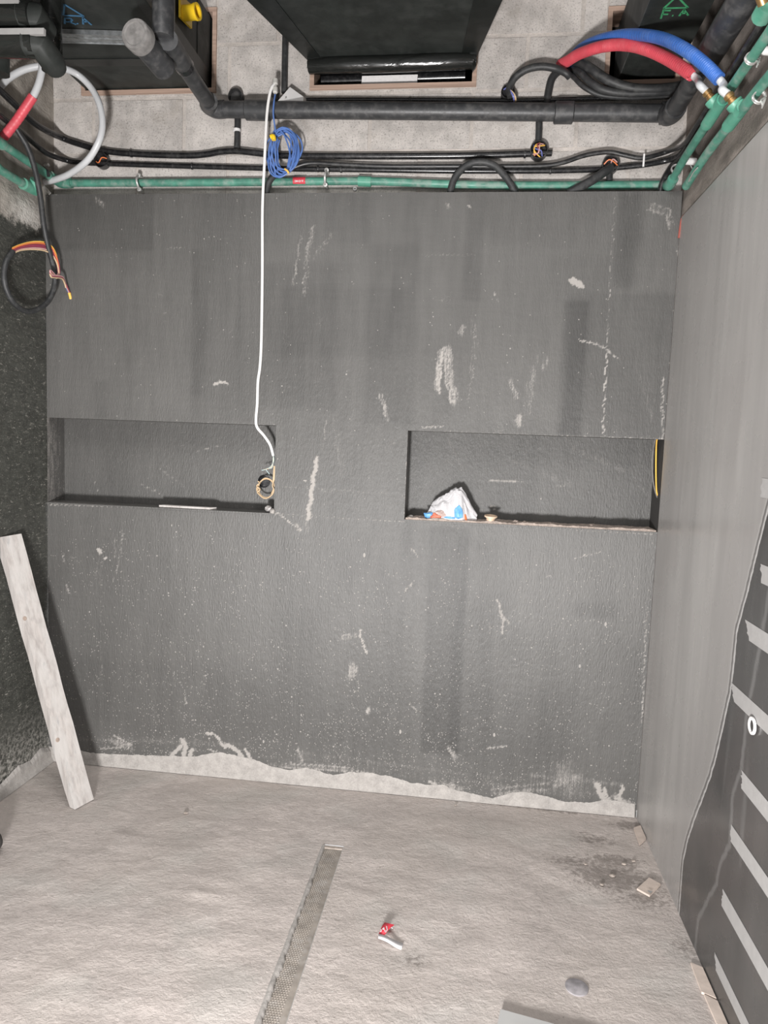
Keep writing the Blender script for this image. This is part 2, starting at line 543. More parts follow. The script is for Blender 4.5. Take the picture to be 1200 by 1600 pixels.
def seg_dist(X, Z, pts):
    best = np.full(X.shape, 9.0)
    for (ax, az), (bx, bz) in zip(pts[:-1], pts[1:]):
        dx, dz = bx - ax, bz - az
        L = dx * dx + dz * dz + 1e-12
        t = np.clip(((X - ax) * dx + (Z - az) * dz) / L, 0, 1)
        best = np.minimum(best, np.hypot(X - ax - t * dx, Z - az - t * dz))
    return best
def lines(a, b, step, extra=()):
    n = max(1, int(round((b - a) / step)))
    s = set(np.round(np.linspace(a, b, n + 1), 5).tolist())
    ex = [round(e, 5) for e in extra if a < e < b]
    s = {q for q in s if all(abs(q - e) > step * .45 for e in ex) or q in (round(a, 5), round(b, 5))}
    return sorted(s | set(ex))

# ------------------------------------------------------------------ the setting
NL = (0.0, 1.0, 1.152, 1.513)       # left niche x0, x1, z0, z1
NR = (1.541, W, 1.154, 1.511)       # right niche
ND = 0.13
# paint tone patches (x0, z0, x1, z1, change, soft edge)
def R2(a, b, d, s=.012):
    return (min(a[0], b[0]), min(a[1], b[1]), max(a[0], b[0]), max(a[1], b[1]), d, s)
TONES = [
    R2((1.6459, 1.1322), (1.8032, 0.1895), -.13), R2((1.7606, 1.0916), (1.9246, 0.064), -.04), R2((2.2987, 2.4246), (2.3852, 2.0749), -.12, .02),
    R2((2.1387, 2.0532), (2.5581, 1.5187), -.05, .006), R2((2.1213, 2.0243), (2.214, 1.4915), -.13), R2((-0.0309, 2.4365), (0.4706, 2.2023), -.08),
    R2((0.934, 2.1546), (1.2389, 1.5842), -.07, .02), R2((1.3591, 2.2308), (1.5621, 1.5336), -.06, .02), R2((0.6363, 2.4331), (0.8453, 1.5198), -.04),
    R2((0.8279, 2.4321), (0.9588, 1.5236), -.035, .02), R2((1.7855, 2.2322), (2.149, 1.5633), .05, .03), R2((1.0099, 2.0653), (1.536, 1.7942), -.05, .02),
    R2((0.6339, 2.2031), (0.7017, 1.6197), -.05), R2((1.0064, 1.1047), (1.5682, 0.4963), -.03, .05), R2((0.2097, 1.6719), (0.2781, 1.5142), -.06),
    R2((2.2308, 0.8612), (2.3923, 0.7998), -.10, .02), R2((1.5372, 1.1319), (1.6571, 0.8767), -.05, .02), R2((2.045, 2.4259), (2.3096, 2.1919), .03, .02),
    R2((0.0235, 2.1278), (0.642, 1.5656), .03, .05), R2((2.3613, 2.4243), (2.5413, 2.0649), .06, .02), R2((1.97, 1.154), (2.4901, 0.7243), .05, .06),
    R2((1.7319, 2.4275), (1.8058, 2.0203), -.06, .012), R2((1.1867, 2.4303), (1.3666, 2.2357), -.04, .012), R2((0.0122, 0.4888), (2.2777, 0.18), -.05, .06),
]
# dust smears: polyline, half width, strength
STAINS = [
    ([(1.0832, 2.2643), (1.057, 2.0733)], .008, .62), ([(1.1391, 2.3037), (1.1114, 2.1855), (1.1052, 2.0313)], .010, .7), ([(1.2071, 2.2695), (1.1377, 2.1733)], .010, .6),
    ([(1.6561, 1.8217), (1.65, 1.6772)], .012, 1.15), ([(1.6856, 1.8346), (1.6957, 1.7233), (1.7227, 1.6293)], .016, 1.0), ([(1.7367, 1.9168), (1.7326, 1.8971)], .018, .85),
    ([(1.7722, 1.9517), (1.7915, 1.8614), (1.7719, 1.6507)], .009, .55), ([(1.9322, 1.7196), (1.9605, 1.6512)], .009, .85), ([(2.0183, 1.8026), (1.9998, 1.6079)], .020, .62),
    ([(1.9769, 1.5774), (1.9733, 1.5525)], .018, 1.0), ([(2.0645, 1.8012), (2.059, 1.7718)], .020, .62), ([(2.1453, 2.1009), (2.1822, 2.0823)], .012, 1.7),
    ([(1.4291, 1.6484), (1.4585, 1.553)], .010, .85), ([(1.1763, 1.386), (1.1625, 1.3099), (1.1518, 1.2177), (1.1434, 1.1381)], .010, 1.3), ([(1.1453, 1.1646), (1.1369, 1.0795)], .008, .6),
    ([(1.2353, 1.5328), (1.2765, 1.3148)], .030, .45), ([(1.2082, 1.5576), (1.1989, 1.4284)], .016, .5), ([(1.1229, 1.2951), (1.1311, 1.2902)], .006, 1.4),
    ([(0.2265, 0.9598), (0.241, 0.944)], .009, 1.3), ([(0.2643, 0.9231), (0.273, 0.9236)], .006, 1.2), ([(0.3391, 1.0485), (0.328, 0.9185), (0.2934, 0.8192)], .006, .6),
    ([(0.0884, 0.7953), (0.0912, 0.7617)], .007, .9), ([(0.0743, 0.9318), (0.0712, 0.9009)], .005, .8), ([(0.2498, 0.9001), (0.2206, 0.7867)], .02, .45), ([(0.3018, 1.0136), (0.3077, 0.9311)], .012, .5),
    ([(1.2982, 0.6441), (1.3621, 0.6622)], .012, .85), ([(1.3745, 0.69), (1.3873, 0.6315), (1.4101, 0.5899)], .005, 1.2), ([(1.3557, 0.5341), (1.3437, 0.4922)], .020, .95),
    ([(1.9282, 0.8468), (1.9489, 0.7906), (1.9581, 0.7124)], .006, .95), ([(1.9374, 0.816), (1.9762, 0.7557)], .006, .9), ([(1.9007, 0.7873), (1.9315, 0.6842)], .018, .5),
    ([(1.5723, 1.0371), (1.6022, 1.0048)], .006, .8), ([(1.5586, 0.8626), (1.5808, 0.8957)], .006, .8), ([(1.424, 0.3535), (1.4245, 0.3397)], .010, 1.25),
    ([(1.765, 0.2189), (1.788, 0.1772)], .012, .95), ([(1.9162, 0.23), (1.9931, 0.2452)], .006, .9), ([(2.2281, 0.1618), (2.2574, 0.0971)], .075, .62),
    ([(2.1044, 0.0928), (2.4836, 0.0981)], .05, .5), ([(2.3568, 0.1231), (2.3913, 0.0564)], .007, 1.4), ([(2.3931, 0.1052), (2.4162, 0.059)], .006, 1.4), ([(2.462, 0.1228), (2.456, 0.063)], .007, 1.3),
    ([(0.2271, 2.4049), (0.2493, 2.3846)], .014, .8), ([(0.7311, 1.67), (0.7609, 1.6812), (0.7881, 1.6793)], .007, 1.2), ([(2.404, 2.3734), (2.4792, 2.3502), (2.4917, 2.3041)], .014, .65),
    ([(2.1854, 1.8764), (2.2361, 1.8678), (2.2825, 1.8495), (2.3348, 1.8121)], .006, .9), ([(2.2848, 2.4247), (2.2838, 2.1917), (2.2898, 1.8472)], .0022, .8), ([(2.2906, 1.8352), (2.2961, 1.5289)], .003, 1.25),
    ([(1.0079, 1.1579), (1.1042, 1.0937)], .004, 1.1), ([(1.0984, 1.1094), (1.107, 1.0886)], .010, 1.0), ([(1.0296, 1.2647), (1.4803, 1.2563)], .004, .55), ([(1.1906, 1.2614), (1.4023, 1.2501)], .016, .42),
    ([(1.0108, 1.1501), (1.5367, 1.1448)], .003, .75), ([(0.244, 0.7882), (0.2441, 0.1608)], .003, .55), ([(1.8482, 2.0571), (1.8748, 2.0163)], .004, .9), ([(1.648, 2.3851), (1.661, 2.3707)], .010, .7),
    ([(1.7344, 2.3753), (1.7469, 2.3705)], .007, .9), ([(1.5946, 2.1929), (1.7726, 2.1938)], .004, .55), ([(0.5252, 2.2127), (0.6067, 2.2156)], .004, .6), ([(2.1308, 0.9579), (2.1184, 0.9572)], .006, .8),
    ([(-0.001, 1.1417), (0.5067, 1.1523), (1.0053, 1.1498)], .004, .9), ([(1.5478, 1.5077), (2.5162, 1.5123)], .003, .7), ([(0.0076, 1.5081), (0.9967, 1.5119)], .003, .6),
    ([(1.5433, 1.4923), (1.5468, 1.1531)], .004, .8), ([(1.5982, 1.5247), (1.6742, 1.5323)], .006, .8), ([(1.5881, 1.1552), (2.5089, 1.1467)], .006, .75),
    ([(1.5937, 0.3896), (1.6213, 0.3647)], .005, 1.0), ([(1.1179, 0.1679), (1.142, 0.0997)], .018, .5), ([(0.6289, 0.3373), (0.6292, 0.3089)], .007, .8),
    ([(0.2857, 0.118), (0.3864, 0.0865)], .012, .95), ([(2.5045, 0.8662), (2.5206, 0.3885)], .004, .8), ([(2.5019, 1.7441), (2.5216, 1.5028)], .005, .85), ([(2.5285, 2.2394), (2.5227, 2.193)], .004, .8),
    ([(-0.0029, 1.6529), (-0.0098, 1.5183)], .004, .7), ([(-0.0071, 1.1082), (-0.008, 0.1972)], .005, .75), ([(1.7022, 1.4727), (2.0238, 1.5293)], .05, .18),
    ([(2.1004, 1.5617), (2.4349, 1.524)], .02, .4), ([(2.4149, 1.8139), (2.5023, 1.5751)], .03, .38), ([(2.4348, 1.1778), (2.4901, 0.7243)], .02, .3),
    ([(2.2202, 1.0349), (2.3211, 1.066)], .004, .9),
]
# splashes and dusty haze above the cement fillet
FOOT = [
    ([(0.5682, 0.0686), (0.5911, 0.0967), (0.6054, 0.1182)], .010, 1.5), ([(0.6261, 0.0798), (0.6285, 0.1203), (0.6196, 0.1453)], .011, 1.7), ([(0.6551, 0.0767), (0.6576, 0.1057)], .010, 1.6),
    ([(0.7226, 0.1889), (0.757, 0.1863), (0.7859, 0.1604), (0.8064, 0.128)], .0055, 1.6), ([(0.7255, 0.1863), (0.7374, 0.1588)], .004, 1.3), ([(0.8176, 0.1433), (0.8433, 0.1343), (0.8837, 0.0981)], .010, 1.5),
    ([(0.8973, 0.1279), (0.9237, 0.0848)], .008, 1.4), ([(0.7351, 0.1158), (0.7668, 0.1072)], .004, 1.3), ([(2.3645, 0.1212), (2.3796, 0.0822), (2.4119, 0.0477)], .007, 1.5),
    ([(2.3963, 0.0947), (2.3866, 0.0505)], .007, 1.4), ([(2.4624, 0.1174), (2.4567, 0.0523)], .007, 1.5), ([(2.4351, 0.077), (2.4992, 0.0513)], .012, 1.2), ([(0.3094, 0.1376), (0.3834, 0.1008)], .007, 1.0),
    ([(0.2441, 0.0734), (0.3391, 0.088)], .006, .9), ([(1.1294, 0.1549), (1.1537, 0.0782)], .012, .8), ([(0.0094, 0.0813), (0.9453, 0.1323)], .035, .42), ([(0.9454, 0.1238), (1.7657, 0.0897)], .04, .40),
    ([(1.7644, 0.1172), (2.5078, 0.1085)], .05, .42), ([(2.1791, 0.13), (2.2777, 0.18)], .05, .6), ([(1.9514, 0.0502), (2.1808, 0.1003)], .03, .6), ([(1.0029, 0.0723), (1.3901, 0.084)], .012, .8),
    ([(1.7407, 0.0568), (1.8205, 0.0454)], .012, 1.0), ([(1.6926, 0.0632), (1.7197, 0.052)], .008, 1.3),
]
def bundle(pts, w, k, rg):
    """a dusty smear is several thin trails side by side"""
    if w < .0085 or k > 1.25 or len(pts) < 2:
        return [(pts, w, k)]
    out = [(pts, w * 1.5, k * .62)]
    a, b = Vector(pts[0]), Vector(pts[-1])
    d = (b - a)
    if d.length < w * 1.5:
        return [(pts, w, k * .85)]
    nrm = Vector((-d.y, d.x)).normalized()
    for i in range(4):
        o = nrm * rg.uniform(-1, 1) * w
        s0, s1 = rg.uniform(-.15, .45), rg.uniform(.6, 1.15)
        q = [tuple(Vector(p) + o) for p in pts]
        q[0] = tuple(a + o + (Vector(pts[1]) - a) * s0 * .6)
        q[-1] = tuple(Vector(pts[-2]) + o + (b - Vector(pts[-2])) * s1)
        out.append((q, w * rg.uniform(.2, .45), k * rg.uniform(.7, 1.1)))
    return out
def board_attrs(X, Z, niche=False):
    tone = np.zeros(X.shape)
    for x0, z0, x1, z1, d, s in TONES:
        tone += d * sm(x0 - s, x0 + s, X) * (1 - sm(x1 - s, x1 + s, X)) * sm(z0 - s, z0 + s, Z) * (1 - sm(z1 - s, z1 + s, Z))
    st = np.zeros(X.shape)
    rg = random.Random(21)
    wx = X + .0022 * np.sin(Z * 310 + X * 90) + .0016 * np.sin(Z * 530 - X * 410) + .003 * np.sin(Z * 97)
    wz = Z + .0024 * np.sin(X * 290 + Z * 70) + .0016 * np.sin(X * 610 + Z * 350)
    for pts, w, k in [q for s in STAINS + FOOT for q in bundle(*s, rg)]:
        st = np.maximum(st, k * (1 - sm(.0, 1.7, seg_dist(wx, wz, pts) / w)))
    sp = np.clip(1.0 - Z / 0.95, 0, 1) ** 1.5 * (1 - .55 * sm(1.7, 2.3, X)) * (1 - .5 * (1 - sm(.1, .5, X)))
    sp = np.maximum(sp, .22 * sm(0, .3, Z) * (1 - sm(.9, 1.12, Z)) + .022)
    return tone, st, sp

def build_back_board():
    st = .0062
    xs = lines(0.0, W, st, (NL[1], NR[0]))
    zs = lines(-.02, HB, st, (NL[2], NL[3], NR[2], NR[3]))
    nx, nz = len(xs), len(zs)
    Z, X = np.meshgrid(zs, xs, indexing='ij')
    verts = np.stack([X.ravel(), np.zeros(X.size), Z.ravel()], 1).tolist()
    tone, stn, spk = board_attrs(X.ravel(), Z.ravel())
    faces = []
    e = 1e-4
    for k in range(nz - 1):
        zc = (zs[k] + zs[k + 1]) / 2
        for i in range(nx - 1):
            xc = (xs[i] + xs[i + 1]) / 2
            if any(n[0] - e < xc < n[1] + e and n[2] - e < zc < n[3] + e for n in (NL, NR)):
                continue
            a = k * nx + i
            faces.append((a, a + 1, a + nx + 1, a + nx))
    mid = [0] * len(faces)
    # board edges: top lip
    b = len(verts)
    verts += [(0, 0, HB), (W, 0, HB), (W, .012, HB), (0, .012, HB), (0, .012, NL[3]), (W, .012, NL[3])]
    faces += [(b, b + 1, b + 2, b + 3), (b + 3, b + 2, b + 5, b + 4)]
    mid += [0, 0]
    T = np.concatenate([tone, np.zeros(6)])
    S = np.concatenate([stn, np.array([.9, .9, .5, .5, 0, 0])])
    K = np.concatenate([spk, np.zeros(6)])
    o = mesh('wall_back', verts, faces, None, None, False, dict(tone=T, stain=S, speck=K), [M['board']], mid, False)
    tag(o, kind='structure')
    tag(o, 'dark grey coated board facing of the back wall with two recessed niches')
    # niche linings: back, cheeks, head and sill, each one mesh
    for n, nm in ((NL, 'left'), (NR, 'right')):
        x0, x1, z0, z1 = n
        xs = lines(x0, x1, .012)
        zs = lines(z0, z1, .012)
        Z, X = np.meshgrid(zs, xs, indexing='ij')
        v = np.stack([X.ravel(), np.full(X.size, ND), Z.ravel()], 1).tolist()
        nx = len(xs)
        f = [(k * nx + i, k * nx + i + 1, (k + 1) * nx + i + 1, (k + 1) * nx + i)
             for k in range(len(zs) - 1) for i in range(nx - 1)]
        m = [0] * len(f)
        stn = np.zeros(X.size)
        marks = [([(1.8734, 1.3226), (2.1837, 1.311)], .004, .8), ([(1.8915, 1.214), (1.9047, 1.2018)], .008, .9), ([(1.7022, 1.4727), (1.7575, 1.3735)], .01, .5),
                 ([(0.3642, 1.2351), (0.4497, 1.1984)], .005, .7), ([(0.6164, 1.3931), (0.7266, 1.4237)], .004, .7), ([(1.9564, 1.4068), (2.2078, 1.3171)], .02, .35),
                 ([(0.1341, 1.2659), (0.1571, 1.1986)], .004, .8), ([(0.449, 1.3062), (0.5623, 1.2305)], .008, .5), ([(2.1986, 1.4662), (2.4451, 1.3771)], .02, .4)]
        for pts, w, k in marks:
            stn = np.maximum(stn, k * (1 - sm(.3, 1.5, seg_dist(X.ravel(), Z.ravel(), pts) / w)))
        b = len(v)
        v += [(x0, 0, z0), (x0, ND, z0), (x0, ND, z1), (x0, 0, z1), (x1, 0, z0), (x1, ND, z0), (x1, ND, z1), (x1, 0, z1)]
        f += [(b, b + 1, b + 2, b + 3), (b + 4, b + 7, b + 6, b + 5), (b + 3, b + 2, b + 6, b + 7), (b, b + 4, b + 5, b + 1)]
        m += [0, 1 if nm == 'right' else 0, 0, 2 if nm == 'right' else 0]  # right cheek: raw face with its shade put into a near-black colour
        stn = np.concatenate([stn, np.array([.6, .3, .3, .6, .3, .2, .2, .3])])
        z = np.zeros(len(v))
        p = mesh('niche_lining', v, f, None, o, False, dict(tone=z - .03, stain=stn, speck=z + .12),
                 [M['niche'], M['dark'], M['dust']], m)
    return o
wall_back = build_back_board()
# thin raised edge bead under the right niche and the left one
for a, b in ((( -0.0, -.004, NL[2] - .006), (1.0, .002, NL[2])), ((NR[0], -.004, NR[2] - .006), (W, .002, NR[2]))):
    MB().box(a, b).build('edge_bead', M['plaster'] if False else M['board'], wall_back, False)

# --- block wall above the board
OPEN = [(.115, .695, 2.850, 3.175), (1.085, 1.745, 2.850, 3.24), (2.228, 2.505, 2.843, 3.125)]
def build_blocks():
    zrows = [2.40, 2.612, 2.833, 3.033, 3.24, 3.445, 3.66]
    base = [-.235, .167, .561, .950, 1.333, 1.736, 2.136, 2.54]
    def cut(rects, o):
        out = []
        for (a, b, c, d) in rects:
            x0, x1, z0, z1 = o
            if b <= x0 or a >= x1 or d <= z0 or c >= z1:
                out.append((a, b, c, d))
                continue
            if a < x0: out.append((a, x0, c, d))
            if b > x1: out.append((x1, b, c, d))
            lo, hi = max(a, x0), min(b, x1)
            if c < z0: out.append((lo, hi, c, z0))
            if d > z1: out.append((lo, hi, z1, d))
        return out
    # mortar bed with the three duct openings cut through
    bed = [(-.02, W + .02, 2.30, 3.70)]
    for o in OPEN: bed = cut(bed, o)
    mb = MB()
    for (a, b, c, d) in bed:
        mb.box((a, YB + .0022, c), (b, YB + .12, d))
    w = mb.build('wall_back_upper', M['mortar'], None, False)
    tag(w, 'pale concrete block wall above the dark board', kind='structure')
    for r in range(len(zrows) - 1):
        z0, z1 = zrows[r] + .0035, zrows[r + 1] - .0035
        off = 0.0 if r % 2 == 1 else .2
        for i in range(len(base) - 1 + (r % 2 == 0)):
            a = (base[i] if i < len(base) else 2.54) + off + .0035 - (.4 if r % 2 == 0 else 0)
            b = a + ((base[i + 1] - base[i]) if i + 1 < len(base) else .4) - .007
            a, b = max(a, -.015), min(b, W + .015)
            if b - a < .03: continue
            rs = [(a, b, z0, z1)]
            for o in OPEN: rs = cut(rs, o)
            for (x0, x1, q0, q1) in rs:
                if x1 - x0 < .012 or q1 - q0 < .012: continue
                d = random.uniform(-.0012, .0012)
                g = .004
                m = MB()
                y0 = YB + d
                m.add([(x0, YB + .03, q0), (x1, YB + .03, q0), (x1, YB + .03, q1), (x0, YB + .03, q1),
                       (x0 + g, y0, q0 + g), (x1 - g, y0, q0 + g), (x1 - g, y0, q1 - g), (x0 + g, y0, q1 - g)],
                      [(4, 5, 6, 7), (0, 1, 5, 4), (1, 2, 6, 5), (2, 3, 7, 6), (3, 0, 4, 7)])
                m.build('block', M['block'], w, False)
    return w
wall_upper = build_blocks()
# dark boxes behind the duct openings
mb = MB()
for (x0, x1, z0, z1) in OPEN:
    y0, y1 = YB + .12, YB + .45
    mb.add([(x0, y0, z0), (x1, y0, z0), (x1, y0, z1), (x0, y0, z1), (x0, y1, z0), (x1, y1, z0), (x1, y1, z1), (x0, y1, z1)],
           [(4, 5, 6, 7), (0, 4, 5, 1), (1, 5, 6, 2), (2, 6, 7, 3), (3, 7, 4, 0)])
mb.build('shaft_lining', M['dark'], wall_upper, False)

# --- left wall: dark coating up to a ragged edge, raw render above
def build_left():
    ys = lines(-1.3, YB + .02, .012)
    zs = lines(-.028, 3.7, .014)
    Z, Y = np.meshgrid(zs, ys, indexing='ij')
    y, z = Y.ravel(), Z.ravel()
    edge = 2.285 + .10 * y                                       # top of the coating
    paint = np.clip(.5 + (edge - z) / .16, 0, 1)
    pale = np.exp(-((y + .12) / .10) ** 2 - ((z - 2.31) / .07) ** 2) * 1.4
    low = np.clip(1 - z / .34, 0, 1) ** 1.6
    bulge = np.array([noise.noise(Vector((3, a * 5, b * 5))) * .006 + noise.noise(Vector((8, a * 19, b * 19))) * .003 for a, b in zip(y, z)])
    x = np.minimum(bulge, .0) - .001 - .010 * sm(2.33, 2.42, z)
    n = len(ys)
    f = [(k * n + i, (k + 1) * n + i, (k + 1) * n + i + 1, k * n + i + 1) for k in range(len(zs) - 1) for i in range(n - 1)]
    v = np.stack([x, y, z], 1).tolist()
    b = len(v)
    v += [(-.001, -4.0, 0), (-.001, -1.3, 0), (-.001, -1.3, 3.7), (-.001, -4.0, 3.7)]
    f.append((b, b + 3, b + 2, b + 1))
    z4 = np.zeros(4)
    o = mesh('wall_left', v, f, None, None, False,
             dict(paint=np.concatenate([paint, z4 + .8]), pale=np.concatenate([pale, z4]), low=np.concatenate([low, z4])),
             [M['left']], None, False)
    tag(o, 'left wall with rough black waterproof coating and bare render above', kind='structure')
build_left()

# --- right wall: porcelain slab in front of brown render
VEIN = [(-0.9959, 1.3208), (-0.953, 1.206), (-0.9137, 1.0955), (-0.8695, 0.9904), (-0.8683, 0.8931), (-0.8613, 0.8196), (-0.8251, 0.697), (-0.7983, 0.6111), (-0.7635, 0.5284), (-0.7113, 0.434), (-0.6682, 0.361), (-0.617, 0.2559), (-0.5914, 0.1707), (-0.5942, 0.054)]
VEIN2 = [(-1.045, 1.0755), (-1.0113, 0.9047), (-0.9854, 0.7957), (-0.9856, 0.6601), (-0.9429, 0.5702), (-0.9513, 0.4331), (-0.898, 0.3471), (-0.8802, 0.271), (-0.8324, 0.2017), (-0.768, 0.089)]
HT = 2.329
def build_right():
    def poly_y(poly, z, ext):
        zz = np.array([p[1] for p in poly])[::-1]
        yy = np.array([p[0] for p in poly])[::-1]
        r = np.interp(z, zz, yy)
        top = z > zz[-1]
        s = (yy[-1] - yy[-4]) / (zz[-1] - zz[-4])
        r = np.where(top, yy[-1] + (z - zz[-1]) * s * ext, r)
        return r
    ys = lines(-1.5, -.005, .012)
    zs = lines(-.024, HT, .012)
    Z, Y = np.meshgrid(zs, ys, indexing='ij')
    y, z = Y.ravel(), Z.ravel()
    vein = (poly_y(VEIN, z, 1.0) - y)             # positive on the dark side, nearer the camera
    vein2 = (poly_y(VEIN2, z, 1.0) - y)
    n = len(ys)
    f = [(k * n + i, k * n + i + 1, (k + 1) * n + i + 1, (k + 1) * n + i) for k in range(len(zs) - 1) for i in range(n - 1)]
    v = np.stack([np.full(y.size, W), y, z], 1).tolist()
    b = len(v)
    v += [(W, -4.0, -.024), (W, -1.5, -.024), (W, -1.5, HT), (W, -4.0, HT),
          (W, -4.0, HT), (W, -.005, HT), (W + .012, -.005, HT), (W + .012, -4.0, HT), (W, -.005, 0), (W + .012, -.005, 0)]
    f += [(b, b + 1, b + 2, b + 3), (b + 4, b + 5, b + 6, b + 7), (b + 5, b + 8, b + 9, b + 6)]
    q = np.concatenate([vein, np.full(4, .6), np.full(6, -.3)])
    q2 = np.concatenate([vein2, np.full(4, .6), np.full(6, -.3)])
    o = mesh('wall_right', v, f, None, None, False, dict(vein=q, vein2=q2), [M['slab']], None, False)
    tag(o, 'polished grey veined porcelain slab wall on the right', kind='structure')
    # render behind and above the slab
    ys = lines(-1.5, YB + .02, .02)
    zs = lines(0.0, 3.7, .02)
    Z, Y = np.meshgrid(zs, ys, indexing='ij')
    y, z = Y.ravel(), Z.ravel()
    x = np.array([W + .016 + noise.noise(Vector((1, a * 9, c * 9))) * .005 for a, c in zip(y, z)])
    x = x - .008 * (1 - sm(.02, .06, np.abs(z - HT - .03))) * (z > HT)
    n = len(ys)
    f = [(k * n + i, k * n + i + 1, (k + 1) * n + i + 1, (k + 1) * n + i) for k in range(len(zs) - 1) for i in range(n - 1)]
    v = np.stack([x, y, z], 1).tolist()
    b = len(v)
    v += [(W + .016, -4, HT), (W + .016, -1.5, HT), (W + .016, -1.5, 3.7), (W + .016, -4, 3.7)]
    f.append((b, b + 1, b + 2, b + 3))
    p = mesh('wall_right_upper', v, f, M['raw'], None, True, center=False)
    tag(p, 'bare brown render above the porcelain slab', kind='structure')
build_right()

# --- floor: rough screed with a slot for the linear drain
DR = (1.338, 1.408, -1.60, -.424)       # drain slot x0, x1, y0, y1
def build_floor():
    xs = lines(0.0, W, .011, (DR[0], DR[1]))
    ys = lines(-1.6, 0.0, .011, (DR[3],))
    Y, X = np.meshgrid(ys, xs, indexing='ij')
    x, y = X.ravel(), Y.ravel()
    h = []
    for a, b in zip(x, y):
        q = noise.noise(Vector((a * 6, b * 8, 1))) * .004 + noise.noise(Vector((a * 20, b * 24, 5))) * .0016
        q += abs(noise.noise(Vector((a * 48, b * 58, 9)))) * .0012
        h.append(q)
    h = np.array(h)
    for (px, py, r, k) in [((0.9987, -0.7738)[0], (0.9987, -0.7738)[1], .05, .009), ((1.0208, -0.8803)[0], (1.0208, -0.8803)[1], .05, -.004), ((0.7695, -1.1527)[0], (0.7695, -1.1527)[1], .06, .010),
                           ((1.0588, -0.8735)[0], (1.0588, -0.8735)[1], .04, .007), ((0.6126, -0.5052)[0], (0.6126, -0.5052)[1], .04, .006), ((1.777, -0.7747)[0], (1.777, -0.7747)[1], .06, .006)]:
        h += .55 * k * np.exp(-(((x - px) / r) ** 2 + ((y - py) / (r * .55)) ** 2))
    near = np.minimum(np.minimum(np.abs(x - DR[0]), np.abs(x - DR[1])), 1)
    slope = .0
    h = h * (1 - .7 * np.exp(-((near / .02) ** 2)) * (y < DR[3] + .02))
    h = h * sm(0, .03, x) * (1 - sm(W - .03, W, x)) * (1 - sm(-.02, 0, y)) - .002
    dirt = np.zeros(x.shape)
    for (c, rx, ry, k) in [((2.3455, -0.4389), .16, .10, 1.0), ((2.2378, -0.3632), .14, .04, .75), ((2.3756, -0.3373), .12, .05, .95), ((2.4992, -0.0735), .10, .04, .95), ((2.3318, -0.1981), .10, .05, .7),
                           ((2.4419, -0.5274), .12, .10, .7), ((1.6089, 0.0095), .5, .02, .5), ((2.1856, -0.0104), .3, .02, .7), ((1.7032, -0.9531), .05, .04, .6), ((2.507, -0.7595), .05, .05, .7)]:
        dirt = np.maximum(dirt, k * np.exp(-(((x - c[0]) / rx) ** 2 + ((y - c[1]) / ry) ** 2)))
    n = len(xs)
    f = []
    for k in range(len(ys) - 1):
        yc = (ys[k] + ys[k + 1]) / 2
        for i in range(n - 1):
            xc = (xs[i] + xs[i + 1]) / 2
            if DR[0] < xc < DR[1] and yc < DR[3]:
                continue
            a = k * n + i
            f.append((a, a + 1, a + n + 1, a + n))
    v = np.stack([x, y, h], 1).tolist()
    b = len(v)
    v += [(0, -4, -.004), (W, -4, -.004), (W, -1.6, -.004), (0, -1.6, -.004)]
    f.append((b, b + 1, b + 2, b + 3))
    dirt = np.concatenate([dirt, np.zeros(4)])
    o = mesh('floor', v, f, M['floor'], None, True, dict(dirt=dirt, grit=dirt * 0), None, None, False)
    tag(o, 'rough pale cement screed floor', kind='structure')
build_floor()
o = MB().box((-.02, -4, 3.7), (W + .03, YB + .1, 3.76)).build('ceiling', M['ceil'], None, False)
tag(o, 'concrete soffit above the pipes', kind='structure')

# --- pale cement fillets along the floor, ragged on top with splashed fingers
def fillet(name, prof, to3, thick, label):
    """prof: list of (s, height); a thin plaster strip standing on the floor"""
    S = np.array([p[0] for p in prof]); H = np.array([p[1] for p in prof])
    n = int((S[-1] - S[0]) / .006)
    s = np.linspace(S[0], S[-1], n)
    h = np.interp(s, S, H)
    h = h + np.array([noise.noise(Vector((q * 30, 2, 0))) * .004 + noise.noise(Vector((q * 90, 5, 0))) * .003 for q in s])
    h = np.maximum(h, .012)
    v, f = [], []
    for q, t in zip(s, h):
        v += [to3(q, 0, thick * 2.6), to3(q, min(.02, t * .4), thick * 1.3), to3(q, t * .75, thick), to3(q, t, .0005), to3(q, 0, 0)]
    for i in range(n - 1):
        for k in range(3):
            a = i * 5 + k
            f.append((a, a + 5, a + 6, a + 1))
    o = mesh(name, v, f, M['plaster'], None, False, center=False)
    return tag(o, label, kind='structure')
def hpx(*pts):
    return sorted((p[0], max(p[1], .012)) for p in pts)
BP = hpx((-0.009, 0.0619), (0.1001, 0.0602), (0.2202, 0.0507), (0.3688, 0.0587), (0.5507, 0.0699), (0.6608, 0.0773), (0.7468, 0.0996), (0.7896, 0.1093), (0.8667, 0.0994), (0.9462, 0.0897), (1.0171, 0.0652), (1.1013, 0.059),
         (1.1704, 0.077), (1.2816, 0.0538), (1.3577, 0.0752), (1.4311, 0.0795), (1.5261, 0.0719), (1.6075, 0.0548), (1.6825, 0.0511), (1.7407, 0.0568), (1.7997, 0.0406), (1.9529, 0.0201), (2.0292, 0.0525), (2.0856, 0.0609),
         (2.1581, 0.0518), (2.2357, 0.0352), (2.3494, 0.0413), (2.3984, 0.0626), (2.4739, 0.0568), (2.5167, 0.0504))
back_fillet = fillet('trim_1', BP, lambda s, h, t: (s, -t - .0005, h), .004, 'pale cement fillet with ragged top along the foot of the back wall')
LP = sorted([((0, 0.0043, -0.0012)[1], .055), (-.07, .085), (-.14, .06), (-.22, .075), (-.33, .05), (-.6, .06), (-1.2, .05)])
fillet('trim_2', LP, lambda s, h, t: (t * 1.8 + .0005, s, h), .006, 'crumbly pale cement fillet along the foot of the left wall')

